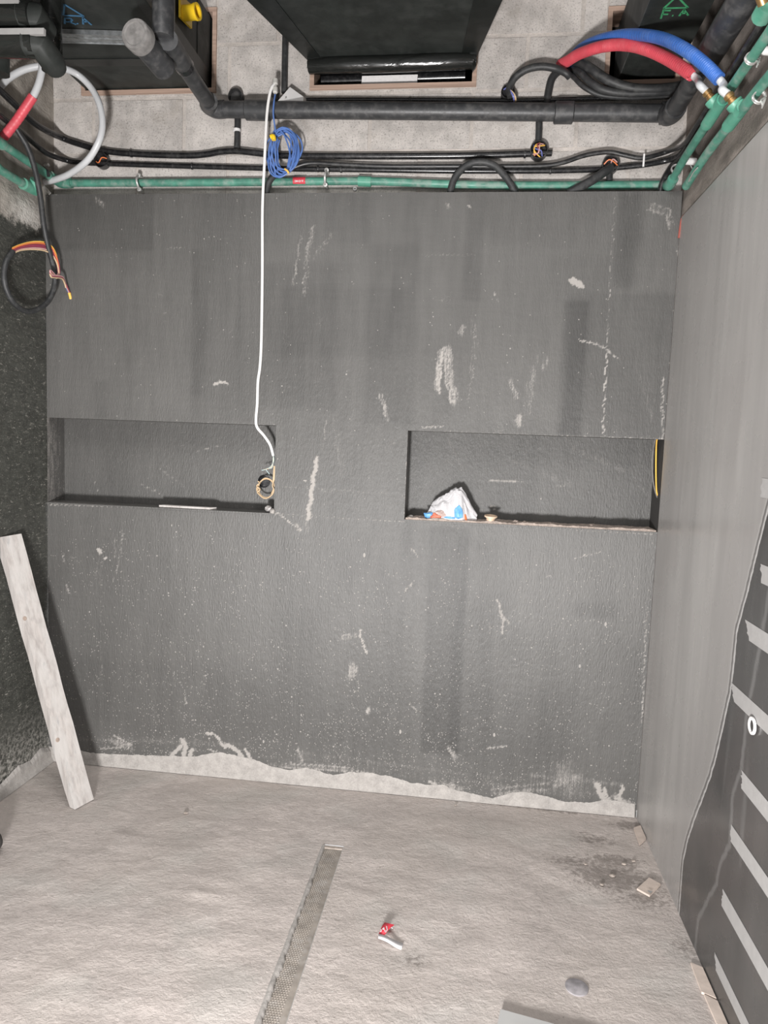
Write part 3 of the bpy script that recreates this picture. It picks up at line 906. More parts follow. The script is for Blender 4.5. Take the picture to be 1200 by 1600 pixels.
# ------------------------------------------------------------------ timber frames of the three duct openings
def wood_frame(o, label, head=True):
    x0, x1, z0, z1 = o
    t = thing('duct_opening_frame', label, 'frame', ((x0 + x1) / 2, YB, z0))
    y0, y1 = YB - .006, YB + .10
    w = .017
    MB().box((x0, y0, z0), (x1, y1, z0 + w)).build('sill_board', M['frame_wood'], t, False)
    MB().box((x0, y0, z0 + w), (x0 + w, y1, z1 - w)).build('side_board', M['frame_wood'], t, False)
    MB().box((x1 - w, y0, z0 + w), (x1, y1, z1 - w)).build('side_board', M['frame_wood'], t, False)
    MB().box((x0, y0, z1 - w), (x1, y1, z1)).build('head_board', M['frame_wood'], t, False)
wood_frame(OPEN[0], 'pale wooden frame around the duct opening at upper left')
wood_frame(OPEN[1], 'pale wooden frame of the middle opening, holding a white foam block')
wood_frame(OPEN[2], 'pale wooden frame around the duct opening behind the red and blue hoses')

def strokes(name, lines_, w, mat, parent, th=.0012, up=(0, 0, 1)):
    m = MB()
    for ln in lines_:
        for a, b in zip(ln[:-1], ln[1:]):
            m.bar(a, b, w, th, up)
    return m.build(name, mat, parent, False)

# ------------------------------------------------------------------ ducts
def duct(label, x0, x1, z0, z1, y0, y1, widen=(0, 0)):
    """x0..x1 at the wall; widen: change of left/right edge at the near end"""
    t = thing('air_duct', label, 'duct', ((x0 + x1) / 2, (y0 + y1) / 2, z0))
    a, b = x0 - widen[0], x1 + widen[1]
    v = [(x0, y0, z0), (x1, y0, z0), (x1, y0, z1), (x0, y0, z1), (a, y1, z0), (b, y1, z0), (b, y1, z1), (a, y1, z1)]
    f = [(0, 1, 2, 3), (5, 4, 7, 6), (0, 4, 5, 1), (1, 5, 6, 2), (2, 6, 7, 3), (3, 7, 4, 0)]
    mesh('duct_body', v, f, M['foam'], t)
    return t
# left return-air duct
d1 = duct('black insulated duct at upper left with blue lettering', .135, .665, 2.872, 3.14, .20, -1.25)
m = MB().bar((.135, -.135, 2.8705), (.665, -.115, 2.8705), .05, .003)
m.build('tape_strip', M['tape_black'], d1, False)
m = MB().box((.630, -1.2, 2.869), (.667, .07, 2.872)).box((.6655, -1.2, 2.869), (.6685, .07, 2.93))
m.build('corner_tape', M['tape_black'], d1, False)
m = MB().box((.6655, -.05, 2.93), (.668, .075, 3.14)).build('side_panel', M['foam_side'], d1, False)
Zd = 2.8712
strokes('blue_mark', [[(0.3794, -0.4837, 2.8705), (0.341, -0.4258, 2.8705), (0.4094, -0.4163, 2.8705), (0.3794, -0.4837, 2.8705)],
                      [(0.3167, -0.379, 2.8705), (0.3375, -0.4114, 2.8705), (0.3557, -0.4085, 2.8705), (0.3561, -0.3974, 2.8705), (0.3439, -0.3888, 2.8705), (0.3279, -0.3897, 2.8705)], [(0.3393, -0.389, 2.8705), (0.3549, -0.3712, 2.8705)],
                      [(0.3614, -0.3784, 2.8705), (0.3639, -0.3745, 2.8705)],
                      [(0.3812, -0.3716, 2.8705), (0.4019, -0.4095, 2.8705), (0.409, -0.3662, 2.8705)], [(0.3896, -0.3861, 2.8705), (0.4056, -0.3852, 2.8705)]], .0062, M['paint_blue'], d1)
d1.children[-1]['label'] = 'hand drawn blue triangle and letters R.A'
# galvanised hanger under it
t = thing('hanger_channel', 'galvanised steel channel under the left duct, beside the grey pipe cap', 'bracket', (0.4055, -0.3301, 2.85))
a, b = (0.1875, -0.3313, 2.858), (0.5396, -0.292, 2.858)
MB().bar(a, b, .058, .004).build('web', M['zinc'], t, False)
m = MB()
for dy in (-.029, .029):
    m.bar((a[0], a[1] + dy, 2.862), (b[0], b[1] + dy, 2.862), .004, .016)
m.build('flange', M['zinc'], t, False)
MB().bar((a[0], a[1], 2.8565), (b[0], b[1], 2.8565), .006, .003).build('rib', M['zinc'], t, False)

# yellow spigot on the duct side
t = thing('duct_spigot', 'yellow plastic flanged spigot on the side of the upper left duct', 'spigot', (0.672, -0.1788, 3.0045))
fl = [(0.672, -0.2429, 3.033), (0.672, -0.241, 2.9581), (0.672, -0.1359, 2.9768), (0.672, -0.1384, 3.059)]
m = MB()
m.add([Vector(p) for p in fl] + [Vector(p) + Vector((.008, 0, 0)) for p in fl], [(0, 1, 2, 3), (7, 6, 5, 4), (0, 4, 5, 1), (1, 5, 6, 2), (2, 6, 7, 3), (3, 7, 4, 0)])
m.build('flange', M['yellow'], t, False)
c = Vector((0.68, -0.2092, 2.9891))
MB().lathe([(.026, 0), (.026, .045), (.0285, .046), (.0285, .056), (.021, .056), (.021, .03), (.001, .03)], c, (1, -.15, 0), 20).build('nozzle', M['yellow'], t)

# middle duct, wider towards the camera
d2 = thing('air_duct', 'large black insulated duct overhead in the middle, widening towards the viewer', 'duct', (1.41, -.3, 2.94))
def mid_x(y):
    return 1.092 + (y - .05) * .313, 1.738 - (y - .05) * .244
v = []
for y in (.06, -1.0):
    a, b = mid_x(y)
    v += [(a, y, 2.944), (b, y, 2.944), (b, y, 3.30), (a, y, 3.30)]
mesh('duct_body', v, [(0, 1, 2, 3), (5, 4, 7, 6), (0, 4, 5, 1), (1, 5, 6, 2), (2, 6, 7, 3), (3, 7, 4, 0)], M['foam'], d2)
def band(y0, y1, i0, o0, i1, o1, side):
    q = []
    for y, i, o in ((y0, i0, o0), (y1, i1, o1)):
        e = mid_x(y)[side]
        s = 1 if side == 0 else -1
        for z in (2.9405, 2.9435):
            q += [(e - s * o, y, z), (e + s * i, y, z)]
    return q, [(0, 1, 3, 2), (4, 6, 7, 5), (0, 4, 5, 1), (2, 3, 7, 6), (0, 2, 6, 4), (1, 5, 7, 3)]
for side, w0, w1 in ((0, .052, .16), (1, .055, .17)):
    v, f = band(.06, -1.0, w0, .003, w1, .003, side)
    mesh('edge_tape', v, f, M['tape_black'], d2)
a, b = mid_x(.03)
m = MB()
m.tube([(a + .005, .045, 2.925), (a + .12, .03, 2.918), (1.4, .03, 2.917), (b - .12, .03, 2.920), (b - .005, .045, 2.928)], .030, 12, True, 5)
m.build('end_wrap', M['wrap'], d2)
MB().box((a, .015, 2.936), (b, .072, 2.942)).build('edge_tape', M['tape_black'], d2, False)
m = MB()
g = [(1.7197, 0.02, 2.927), (1.7375, 0, 2.907), (1.743, 0.02, 2.8964), (1.7292, 0.03, 2.8809)]
m.add([Vector(p) for p in g] + [Vector(p) + Vector((0, .01, 0)) for p in g], [(0, 1, 2, 3), (7, 6, 5, 4), (0, 4, 5, 1), (1, 5, 6, 2), (2, 6, 7, 3), (3, 7, 4, 0)])
m.build('loose_tape_end', M['wrap'], d2, False)
# pipe seen in the opening under the duct end and the foam block on the sill
t = tube('black_pipe', [(1.1215, 0.13, 2.9085), (1.6999, 0.13, 2.9122)], .022, M['conduit'], None, 12, 1, False)
tag(t, 'glossy black pipe inside the middle opening, under the duct end', 'pipe')
m = MB().box((1.2903, 0.1, 2.8779), ((1.5132, 0.1, 2.8754)[0], .15, (1.5118, 0.1, 2.909)[2]))
bmv = m.v
m.v = [(x + random.uniform(-.002, .002), y, z + random.uniform(-.002, .002)) for x, y, z in m.v]
t = m.build('foam_block', M['polystyrene'], None, False)
tag(t, 'white foam block lying on the sill of the middle opening', 'foam block')

# right fresh-air duct
d3 = duct('black insulated duct at upper right with green lettering', 2.285, 2.482, 2.872, 3.10, .20, -1.1)
MB().box((2.2825, -1.1, 2.872), (2.2855, .2, 3.10)).build('side_panel', M['foam_side'], d3, False)
strokes('green_mark', [[(2.3619, -0.407, 2.8705), (2.3371, -0.3468, 2.8705), (2.4119, -0.3457, 2.8705), (2.3619, -0.407, 2.8705)],
                       [(2.3393, -0.3384, 2.8705), (2.3421, -0.2919, 2.8705)], [(2.3401, -0.3349, 2.8705), (2.3622, -0.3336, 2.8705)], [(2.3414, -0.3145, 2.8705), (2.3596, -0.3134, 2.8705)],
                       [(2.3736, -0.3057, 2.8705), (2.3777, -0.3055, 2.8705)],
                       [(2.3964, -0.3027, 2.8705), (2.4028, -0.3363, 2.8705), (2.4247, -0.3045, 2.8705)], [(2.3986, -0.3163, 2.8705), (2.4162, -0.3169, 2.8705)]], .0062, M['paint_green'], d3)
d3.children[-1]['label'] = 'hand drawn green triangle and letters F.A'
t = tube('hanging_thread', [(2.44, -0.6704, 2.7116), (2.44, -0.5585, 2.701), (2.44, -0.4249, 2.6971)], .0012, M['pex'], None, 5, 3)
tag(t, 'thin pale thread hanging in front of the right duct', 'thread')

# ------------------------------------------------------------------ drain pipe
YD = .018
dp = thing('drain_pipe', 'thick black drain pipe running across under the ducts, with grey end cap', 'pipe', (1.4955, 0.018, 2.7398))
E0, E1 = Vector((0.7154, 0.018, 2.7565)), Vector((2.4624, 0.018, 2.7109))
MB().tube([E0, E1], .0315, 18).build('pipe_run', M['pipe'], dp)
for p, q, r in (((0.8421, 0.018, 2.7517), (0.944, 0.018, 2.7475), .0375), ((2.0439, 0.018, 2.7206), (2.1147, 0.018, 2.7193), .0395)):
    m = MB()
    a, b = Vector(p), Vector(q)
    ax = b - a
    L = ax.length
    m.lathe([(r - .004, 0), (r, .003), (r, L - .003), (r - .004, L)], a, ax, 20)
    m.build('coupling', M['pipe'], dp)
# right elbow and run towards the viewer
P0, P1 = Vector((2.462, -.03, 2.690)), Vector((2.462, -1.6, 2.668))
MB().tube([E1 + Vector((-.03, 0, 0)), E1 + Vector((.005, -.001, 0)), (2.452, -.005, 2.696), (2.461, -.03, 2.693), (2.462, -.075, 2.690)], .0385, 18, True, 5).build('elbow', M['pipe'], dp)
MB().tube([P0, P1], .0315, 18).build('pipe_run', M['pipe'], dp)
MB().lathe([(.040, 0), (.0415, .004), (.0415, .6), (.040, .604)], (2.462, -.40, 2.680), (0, -1, -.012), 20).build('coupling', M['pipe'], dp)
# left elbow, branch and cap
J = Vector((0.7283, -0.34, 2.7527))
MB().tube([E0 + Vector((.04, 0, 0)), E0 + Vector((.006, 0, .0)), E0 + Vector((-.02, -.02, .008)), E0 + (J - E0) * .2], .0335, 18, True, 5).build('elbow', M['pipe'], dp)
MB().tube([E0 + Vector((-.01, -.01, .002)), J], .0295, 16).build('pipe_run', M['pipe'], dp)
MB().lathe([(.031, 0), (.034, .003), (.034, .03), (.031, .033)], J, E0 - J, 18).build('ring_seal', M['conduit'], dp)
B = Vector((0.7482, -0.5, 2.7399))
MB().tube([J, B], .034, 16).build('socket', M['pipe'], dp)
A0, A1 = Vector((0.6821, -0.58, 2.7103)), Vector((0.7085, -0.42, 2.6856))
brn = MB().tube([A0, A0 + (A1 - A0) * .8, A1], lambda s: .040 if s < .8 else .040 - .05 * (s - .8), 18, True, 6).build('branch', M['pipe'], dp)
dirc = (A0 - A1).normalized() + Vector((0, -.35, -.12))
ec = MB().lathe([(.041, -.03), (.0475, -.028), (.0475, .010), (.045, .014), (.037, .014), (.034, .011), (.001, .011)], A0, dirc, 24).build('end_cap', M['cap'], brn)
ec['label'] = 'dusty grey end cap'
MB().tube([Vector((0.7328, -0.5, 2.7443)), Vector((0.7333, -0.5, 2.9405))], .036, 16).build('riser', M['pipe'], dp)

# ------------------------------------------------------------------ black conduits and cables on the block wall
def junction_box(label, p, r=.031, wires=(), depth=.03, tilt=(0, -1, 0)):
    t = thing('junction_box', label, 'junction box', p)
    p = Vector(p)
    MB().lathe([(r * .95, 0), (r, .003), (r, depth), (r * .9, depth), (r * .86, depth * .35), (.001, depth * .3)], p, tilt, 20).build('box_shell', M['cable'], t)
    rr = random.Random(len(label))
    for k, col in enumerate(wires):
        a = rr.uniform(-.8, .8) + k
        u = Vector((math.cos(a), 0, math.sin(a)))
        w = Vector((-u.z, 0, u.x))
        y = -depth - .001
        q = [p + u * r * .8 + Vector((0, y + .008, 0)), p + u * r * .3 + w * r * rr.uniform(.1, .5) + Vector((0, y - .003 - k * .001, 0)),
             p - u * r * .3 + w * r * rr.uniform(-.5, .5) + Vector((0, y - .003 - k * .001, 0)), p - u * r * .75 + w * r * rr.uniform(-.4, .4) + Vector((0, y + .008, 0))]
        MB().tube(q, .0024, 6, True, 4).build('wire', M[col], t)
    return t
YW = YB - .012
def cable(name, label, cat, pts, r, mat, ties=(), sub=6, n=10, tie_mat='cable'):
    o = tube(name, pts, r, M[mat], None, n, sub)
    tag(o, label, cat)
    for p, ax in ties:
        MB().lathe([(r * 1.12, -.004), (r * 1.2, -.003), (r * 1.2, .003), (r * 1.12, .004)], p, ax, 12).build('cable_tie', M[tie_mat], o)
    return o
cable('conduit', 'upper long black conduit below the drain pipe, curving in from the left wall', 'conduit',
      [(0.03, -0.3973, 2.6922), (0.03, -0.2492, 2.6739), (0.028, -0.1211, 2.6585), (0.03, -0.0222, 2.6642), (0.0422, 0.058, 2.6723), (0.1023, 0.062, 2.6526), (0.2272, 0.066, 2.6221), (0.3812, 0.066, 2.6076), (0.5746, 0.066, 2.6004), (0.6619, 0.066, 2.6044), (0.7256, 0.062, 2.6121), (0.7936, 0.06, 2.613),
       (0.8734, 0.062, 2.6055), (0.9788, 0.066, 2.5959), (1.189, 0.066, 2.5912), (1.4975, 0.066, 2.5878), (1.7485, 0.066, 2.5875), (2.0471, 0.066, 2.5937)], .0125, 'conduit',
      [((0.2216, 0.066, 2.6221), (1, 0, 0)), ((0.3394, 0.066, 2.6106), (1, 0, 0)), ((1.9453, 0.066, 2.5901), (1, 0, 0))])
cable('conduit', 'lower long black conduit just above the green pipe, running wall to wall', 'conduit',
      [(0.025, -0.3858, 2.5982), (0.025, -0.2987, 2.595), (0.025, -0.1662, 2.5869), (0.025, -0.0674, 2.5788), (0.03, -0.0143, 2.5774), (0.052, 0.06, 2.5858), (0.1139, 0.066, 2.5772), (0.3256, 0.066, 2.5674), (0.6025, 0.066, 2.5572), (1.0331, 0.066, 2.5433), (1.2946, 0.066, 2.5386), (1.6514, 0.066, 2.5306), (2.0218, 0.066, 2.5275),
       (2.2144, 0.066, 2.5306), (2.2972, 0.066, 2.5369), (2.4018, 0.062, 2.5461), (2.4796, 0.05, 2.557), (2.505, -0.0178, 2.5531), (2.505, -0.1761, 2.5584), (2.505, -0.4016, 2.5653), (2.505, -0.6116, 2.5803), (2.505, -0.8448, 2.5894)], .0105, 'conduit',
      [((1.1304, 0.066, 2.5425), (1, 0, 0)), ((1.2245, 0.066, 2.5392), (1, 0, 0)), ((2.0461, 0.066, 2.5273), (1, 0, 0)), ((0.6025, 0.066, 2.5572), (1, 0, 0))])
o = cable('black_cable', 'thin black cable rising in a wave over the right junction box', 'cable',
      [(1.0174, 0.046, 2.5311), (1.0642, 0.046, 2.5503), (1.1157, 0.048, 2.558), (1.2193, 0.05, 2.5528), (1.3993, 0.05, 2.5438), (1.6514, 0.05, 2.5415), (1.8738, 0.05, 2.5395), (2.0194, 0.048, 2.5397), (2.0905, 0.044, 2.5493), (2.1606, 0.044, 2.572), (2.2192, 0.044, 2.583),
       (2.2662, 0.044, 2.5848), (2.3211, 0.044, 2.5726), (2.3732, 0.044, 2.5627), (2.4188, 0.042, 2.5684), (2.4745, 0.038, 2.5846), (2.482, -0.1357, 2.5371), (2.482, -0.2597, 2.5359), (2.482, -0.4768, 2.5475), (2.482, -0.7043, 2.5578), (2.482, -0.8956, 2.5679)], .0085, 'cable')
MB().box((2.3807, 0.025, 2.5253), ((2.3868, 0.025, 2.5713)[0], .030, (2.3868, 0.025, 2.5713)[2])).build('cable_tie', M['white'], o, False)
cable('conduit', 'thin black conduit lying just above the drain pipe', 'conduit',
      [(0.9736, 0.066, 2.8052), (1.0732, 0.066, 2.8081), (1.4888, 0.066, 2.7998), (1.8612, 0.066, 2.7901), (2.1266, 0.066, 2.7895), (2.4738, 0.066, 2.7917)], .0085, 'conduit', [((1.4888, 0.066, 2.7998), (1, 0, 0))])
cable('conduit', 'black vertical conduit rising beside the middle duct', 'conduit', [(0.9834, 0.066, 2.8367), (0.9827, 0.066, 2.9702), (0.9822, 0.066, 3.0906), (0.9783, 0.066, 3.2458)], .0125, 'rubber')
# short vertical conduits below the drain pipe
t = cable('conduit', 'short vertical black conduit with white collar below the drain pipe, left', 'conduit',
      [(0.7928, 0.062, 2.7626), (0.7941, 0.062, 2.6908), (0.7927, 0.062, 2.6238)], .0125, 'rubber')
MB().lathe([(.0135, -.006), (.0155, -.005), (.0155, .005), (.0135, .006)], (0.7914, 0.062, 2.6934), (0, 0, 1), 14).build('collar', M['white'], t)
t.children[-1]['label'] = 'white collar'
cable('conduit', 'short vertical black conduit from the drain pipe to a wire-filled junction box', 'conduit',
      [(1.9901, 0.062, 2.7365), (1.993, 0.062, 2.6848), (1.9937, 0.062, 2.6305)], .0125, 'rubber')
junction_box('round black junction box half hidden behind the drain pipe, upper left', (0.7859, 0.079, 2.8223), .030, ())
junction_box('round black junction box with orange wires behind the white tube loop', (0.2146, 0.079, 2.5812), .031, ('w_orange',))
junction_box('round black junction box full of yellow, maroon and blue wires', (1.997, 0.079, 2.5994), .034, ('w_yellow', 'w_maroon', 'w_yellow', 'w_blue', 'w_pink'), .034)
junction_box('round black junction box with orange wires under the wavy cable', (2.2683, 0.079, 2.5444), .032, ('w_orange', 'w_pink'), .03)
junction_box('black junction box above the drain pipe where the arched cable ends', (1.8678, 0.079, 2.8148), .026, ('w_blue',), .03)
cable('black_cable', 'arched black cable from the wall hole to the box above the drain pipe', 'cable',
      [(1.8793, 0.035, 2.787), (1.8727, 0.035, 2.8197), (1.8898, 0.03, 2.8539), (1.9308, 0.02, 2.8779), (1.9844, 0.015, 2.8855), (2.0391, 0.015, 2.8773), (2.0771, 0.01, 2.8579), (2.093, 0.02, 2.8488)], .0135, 'rubber')
t = thing('loose_wires', 'blue and yellow wire ends at the foot of the arched cable', 'wires', (1.8859, 0.03, 2.7938))
for k, (c, dx) in enumerate((('w_blue', 0), ('w_blue', 3), ('w_yellow', 5), ('w_cream', 2))):
    p = [Vector((1.8728, 0.028, 2.8117)), Vector((1.8806, 0.024, 2.7958)), Vector((1.8886, 0.026, 2.7826)), Vector((1.8922, 0.04, 2.7751))]
    MB().tube([q + Vector((.0028 * k * (i > 0), -.002 * (k % 2), 0)) for i, q in enumerate(p)], .0026, 6, True, 4).build('wire', M[c], t)
cable('conduit', 'black conduit bending down from the wall hole behind the drain pipe', 'conduit',
      [(2.0924, 0.075, 2.8991), (2.0582, 0.066, 2.8931), (2.0332, 0.064, 2.8672), (2.0234, 0.064, 2.8303), (2.0154, 0.064, 2.7604)], .0145, 'rubber')
for k, (lab, pts, r) in enumerate((
    ('upper thick black cable sagging from the wall hole to the right elbow', [(2.1093, 0.07, 2.9239), (2.1334, 0.03, 2.9007), (2.1731, 0, 2.8619), (2.2293, -0.01, 2.8197), (2.3108, -0.012, 2.79), (2.3906, -0.012, 2.7838), (2.4517, 0, 2.7927), (2.4946, 0.03, 2.8128)], .0165),
    ('middle thick black cable sagging from the wall hole to the right elbow', [(2.106, 0.07, 2.9009), (2.1306, 0.03, 2.8711), (2.1672, 0.005, 2.8216), (2.2207, -0.006, 2.7858), (2.3018, -0.006, 2.7729), (2.3932, -0.004, 2.7741), (2.4595, 0.01, 2.7838), (2.498, 0.04, 2.804)], .0135),
    ('lowest black cable sagging from the wall hole to the right elbow', [(2.0973, 0.07, 2.8872), (2.1143, 0.04, 2.8536), (2.1517, 0.02, 2.8088), (2.2141, 0.02, 2.7801), (2.3077, 0.022, 2.7723), (2.3994, 0.022, 2.775), (2.4695, 0.03, 2.7818), (2.5014, 0.05, 2.795)], .0095))):
    cable('black_cable', lab, 'cable', pts, r, 'rubber')
cable('black_cable', 'black cable arching over the green pipe out of the top of the board', 'cable',
      [(1.6664, 0.028, 2.3942), (1.6667, 0.028, 2.4423), (1.6819, 0.024, 2.4886), (1.7194, 0.022, 2.5303), (1.77, 0.022, 2.5464), (1.8267, 0.022, 2.534), (1.8726, 0.024, 2.4942), (1.9095, 0.028, 2.4433), (1.9244, 0.03, 2.3941)], .0135, 'rubber')
cable('black_cable', 'black cable bending down behind the board below the blue coil', 'cable',
      [(1.0061, 0.04, 2.524), (0.9749, 0.03, 2.5132), (0.9503, 0.026, 2.4922), (0.9352, 0.026, 2.4603), (0.9308, 0.028, 2.3966)], .0125, 'rubber')
cable('black_cable', 'thick black sleeve slanting from the right junction box into the board', 'cable',
      [(2.2693, 0.04, 2.5274), (2.2425, 0.028, 2.5068), (2.1991, 0.024, 2.4754), (2.1534, 0.024, 2.45), (2.1146, 0.026, 2.4274)], .0165, 'rubber')
cable('black_cable', 'black cable bending down in the corner beside the green pipe', 'cable',
      [(2.515, -0.2523, 2.5345), (2.512, -0.1068, 2.5354), (2.5, 0.0527, 2.5416), (2.471, 0.035, 2.4937), (2.4562, 0.03, 2.4573), (2.4506, 0.03, 2.4063)], .0125, 'cable')
# stub under the right junction box
cable('conduit', 'short black stub below the right junction box', 'conduit', [(2.2673, 0.066, 2.523), (2.2696, 0.066, 2.4877)], .012, 'rubber', n=12)

# ------------------------------------------------------------------ green water pipes
GR = .0155
def gpipe(name, pts, r=GR, mat='green', parent=None, n=14, smooth=False, sub=1):
    return tube(name, pts, r, M[mat], parent, n, sub, smooth)
gb = thing('water_pipe', 'long green water pipe along the top edge of the board', 'pipe', (1.2975, 0.058, 2.4915))
gpipe('pipe_run', [(0.047, 0.058, 2.4923), (0.7426, 0.058, 2.4902), (1.2975, 0.058, 2.4915), (1.6039, 0.056, 2.479), (1.9023, 0.056, 2.4699), (2.476, 0.056, 2.4687)], parent=gb, smooth=True, sub=4)
MB().tube([(1.2975, 0.058, 2.4915), (1.3491, 0.058, 2.4887)], .0195, 14).build('socket', M['green_fit'], gb)
# left elbow, run back along the left wall
MB().tube([(0.0813, 0.058, 2.4921), (0.0396, 0.056, 2.4916), (0.035, 0.0218, 2.4923), (0.034, -0.0216, 2.4917)], .0205, 14, True, 5).build('elbow', M['green'], gb)
PA = [(0.034, -0.0128, 2.4899), (0.034, -0.0994, 2.4927), (0.034, -0.2202, 2.4943), (0.034, -0.3312, 2.498), (0.034, -0.5279, 2.5087), (.034, -1.9, 2.52)]
gpipe('pipe_run', PA, parent=gb, smooth=True, sub=3)
MB().tube([(0.034, -0.317, 2.4948), (0.034, -0.4071, 2.4974)], .021, 14).build('socket', M['green'], gb)
st = thing('pipe_sticker', 'small red sticker with white writing on the green pipe under the blue coil', 'sticker', (1.0594, 0.04, 2.4916))
c = Vector((1.059, 0.0415, 2.4921))
m = MB()
nn = 6
for i in range(nn + 1):
    a = -.95 + 1.9 * i / nn
    for s in (-1, 1):
        m.v.append((c.x + s * .0255, .058 - (GR + .001) * math.cos(a), c.z + (GR + .001) * math.sin(a)))
m.f = [(2 * i, 2 * i + 1, 2 * i + 3, 2 * i + 2) for i in range(nn)]
m.build('label_film', M['sticker'], st, False)
def pl(u, v):
    return (c.x + u, .058 - GR - .0017 + abs(v + .002) * .25, c.z + v - .0025)
S = .0105
letters = []
def glyph(u0, segs):
    for sg in segs:
        letters.append([pl(u0 + a * .0052, b * S - S * .5) for a, b in sg])
glyph(-.017, [[(1, 1), (0, 1), (0, .5), (1, .5), (1, 0), (0, 0)]])
glyph(-.010, [[(0, 1), (.25, 0), (.5, .6), (.75, 0), (1, 1)]])
glyph(-.003, [[(.3, 1), (.3, 0)]])
glyph(.0005, [[(1, 1), (0, 1), (0, .5), (1, .5), (1, 0), (0, 0)]])
glyph(.008, [[(0, .5), (1.7, .5)], [(1, 1), (1.8, .5), (1, 0)]])
strokes('print', letters, .0017, M['sticker_white'], st, .0006, (0, -1, 0))
# clips on the wall pipe
def pclip(label, top, bot, front):
    t = thing('pipe_clip', label, 'clip', top)
    a, b = Vector(top), Vector(bot)
    MB().tube([a, a + Vector((0, -.018, -.008)), (a + b) / 2 + Vector((0, -.030, 0)), b + Vector((0, -.018, .008)), b], .0045, 8, True, 4).build('strap', M['steel'], t)
    for p in (a, b):
        MB().lathe([(.009, 0), (.0095, .002), (.0085, .007), (.004, .008), (.004, .004), (.001, .004)], p + Vector((0, -.004, 0)), (0, -1, 0), 12).build('bolt', M['steel'], t)
        MB().lathe([(.004, 0), (.004, .035)], p, (0, 1, 0), 8).build('stud', M['steel'], t)
pclip('zinc pipe clip on the green pipe, left of the white cable', (0.3865, 0.045, 2.5133), (0.3895, 0.045, 2.4575), 0)
pclip('zinc pipe clip on the green pipe, right of the red sticker', (1.1719, 0.045, 2.5269), (1.1684, 0.045, 2.4705), 0)
t = thing('wall_plug', 'small white wall plug in the block wall above the board', 'wall plug', (1.2818, 0.08, 2.4648))
MB().lathe([(.006, 0), (.009, .002), (.008, .008), (.0035, .008), (.003, .002), (.0005, .002)], (1.2817, 0.08, 2.4673), (0, -1, .1), 10).build('rim', M['white'], t)
# two green pipes along the right wall
def green_right(label, pts, tee, hosep, hosemat, tie_px):
    t = thing('water_pipe', label, 'pipe', pts[0])
    gpipe('pipe_run', pts, .0138, parent=t, smooth=True, sub=3)
    c = Vector(tee[1])
    MB().tube([tee[0], tee[1], tee[2]], .0185, 14).build('tee_fitting', M['green_fit'], t)
    br = c + Vector(hosep)
    d = (br - c).normalized()
    L = (br - c).length
    bo = MB().lathe([(.0175, 0), (.0175, L * .35), (.0215, L * .5), (.0225, L * .98), (.017, L), (.001, L)], c, d, 18).build('branch', M['green_fit'], t)
    un = MB().lathe([(.0125, 0), (.0125, .008), (.0105, .010), (.0105, .014), (.0138, .016), (.0138, .026), (.010, .029)], br, d, 12).build('brass_union', M['brass'], bo)
    un['label'] = 'brass union'
    return br + d * .028
G1 = [(2.478, 0.0141, 2.4492), (2.478, -0.1815, 2.4741), (2.478, -0.4744, 2.4894), (2.478, -0.7064, 2.4959), (2.478, -0.8749, 2.4994), (2.478, -1.0154, 2.5087)]
G2 = [(2.49, -0.1784, 2.3814), (2.49, -0.3973, 2.4038), (2.49, -0.6454, 2.4045), (2.49, -0.8652, 2.4012), (2.49, -1.0735, 2.3963)]
u1 = green_right('upper green water pipe along the right wall, feeding the red hose', G1, [(2.478, -0.4095, 2.4857), (2.478, -0.5137, 2.492), (2.478, -0.5572, 2.4937)], (-.020, 0, .024), 'red', 0)
u2 = green_right('lower green water pipe along the right wall, feeding the blue hose', G2, [(2.49, -0.5842, 2.4067), (2.49, -0.6734, 2.4091), (2.49, -0.7015, 2.4099)], (-.018, 0, .022), 'blue', 0)
g1 = [o for o in bpy.data.objects if o.name.startswith('water_pipe')][1]
MB().tube([(2.4755, 0.054, 2.468), (2.474, -0.011, 2.445), (2.476, -0.0523, 2.4528)], .0195, 14, True, 5).build('elbow', M['green'], g1)
m = MB().tube([(2.47, -0.8433, 2.5596), (2.47, -0.8931, 2.5639)], .025, 14)
m.build('tee_fitting', M['green_fit'], g1)
MB().lathe([(.013, 0), (.013, .03), (.010, .034)], (2.45, -0.909, 2.5523), (-.4, -.3, .5), 12).build('brass_union', M['brass'], g1)
# twisted tie wires
def tie_wire(label, c, axis, r, tail):
    t = thing('tie_wire', label, 'wire', c)
    q = Vector(axis).normalized().to_track_quat('Z', 'Y').to_matrix()
    c = Vector(c)
    pts = []
    for i in range(37):
        a = i / 36 * math.pi * 2 * 3
        pts.append(c + q @ Vector((r * math.cos(a), r * math.sin(a), -.006 + .012 * i / 36 + .002 * math.sin(a * 2))))
    MB().tube(pts, .0021, 6, True, 2).build('loop', M['steel'], t)
    for k in range(3):
        s = c + q @ Vector((r, 0, 0))
        e = [s, c + Vector(tail) * .5 + Vector((.004 * k, -.004 * k, -.006 * (k == 1))), c + Vector(tail) * (1 - .25 * k) + Vector((0, -.006 * k, -.012 * k))]
        MB().tube(e, .0022, 6, True, 4).build('twisted_end', M['steel'], t)
tie_wire('twisted steel tie wire on the upper green pipe, near the wall', (2.478, -0.0706, 2.4795), (-.02, -1, .1), .0152, (.012, -.012, -.022))
tie_wire('twisted steel tie wire on the upper green pipe, above the hose tees', (2.478, -0.7686, 2.4984), (-.02, -1, .05), .0152, (.015, -.02, -.02))
tie_wire('twisted steel tie wire on the lower green pipe, above the hose tees', (2.49, -0.8136, 2.3794), (-.02, -1, .05), .0152, (.006, -.012, -.022))
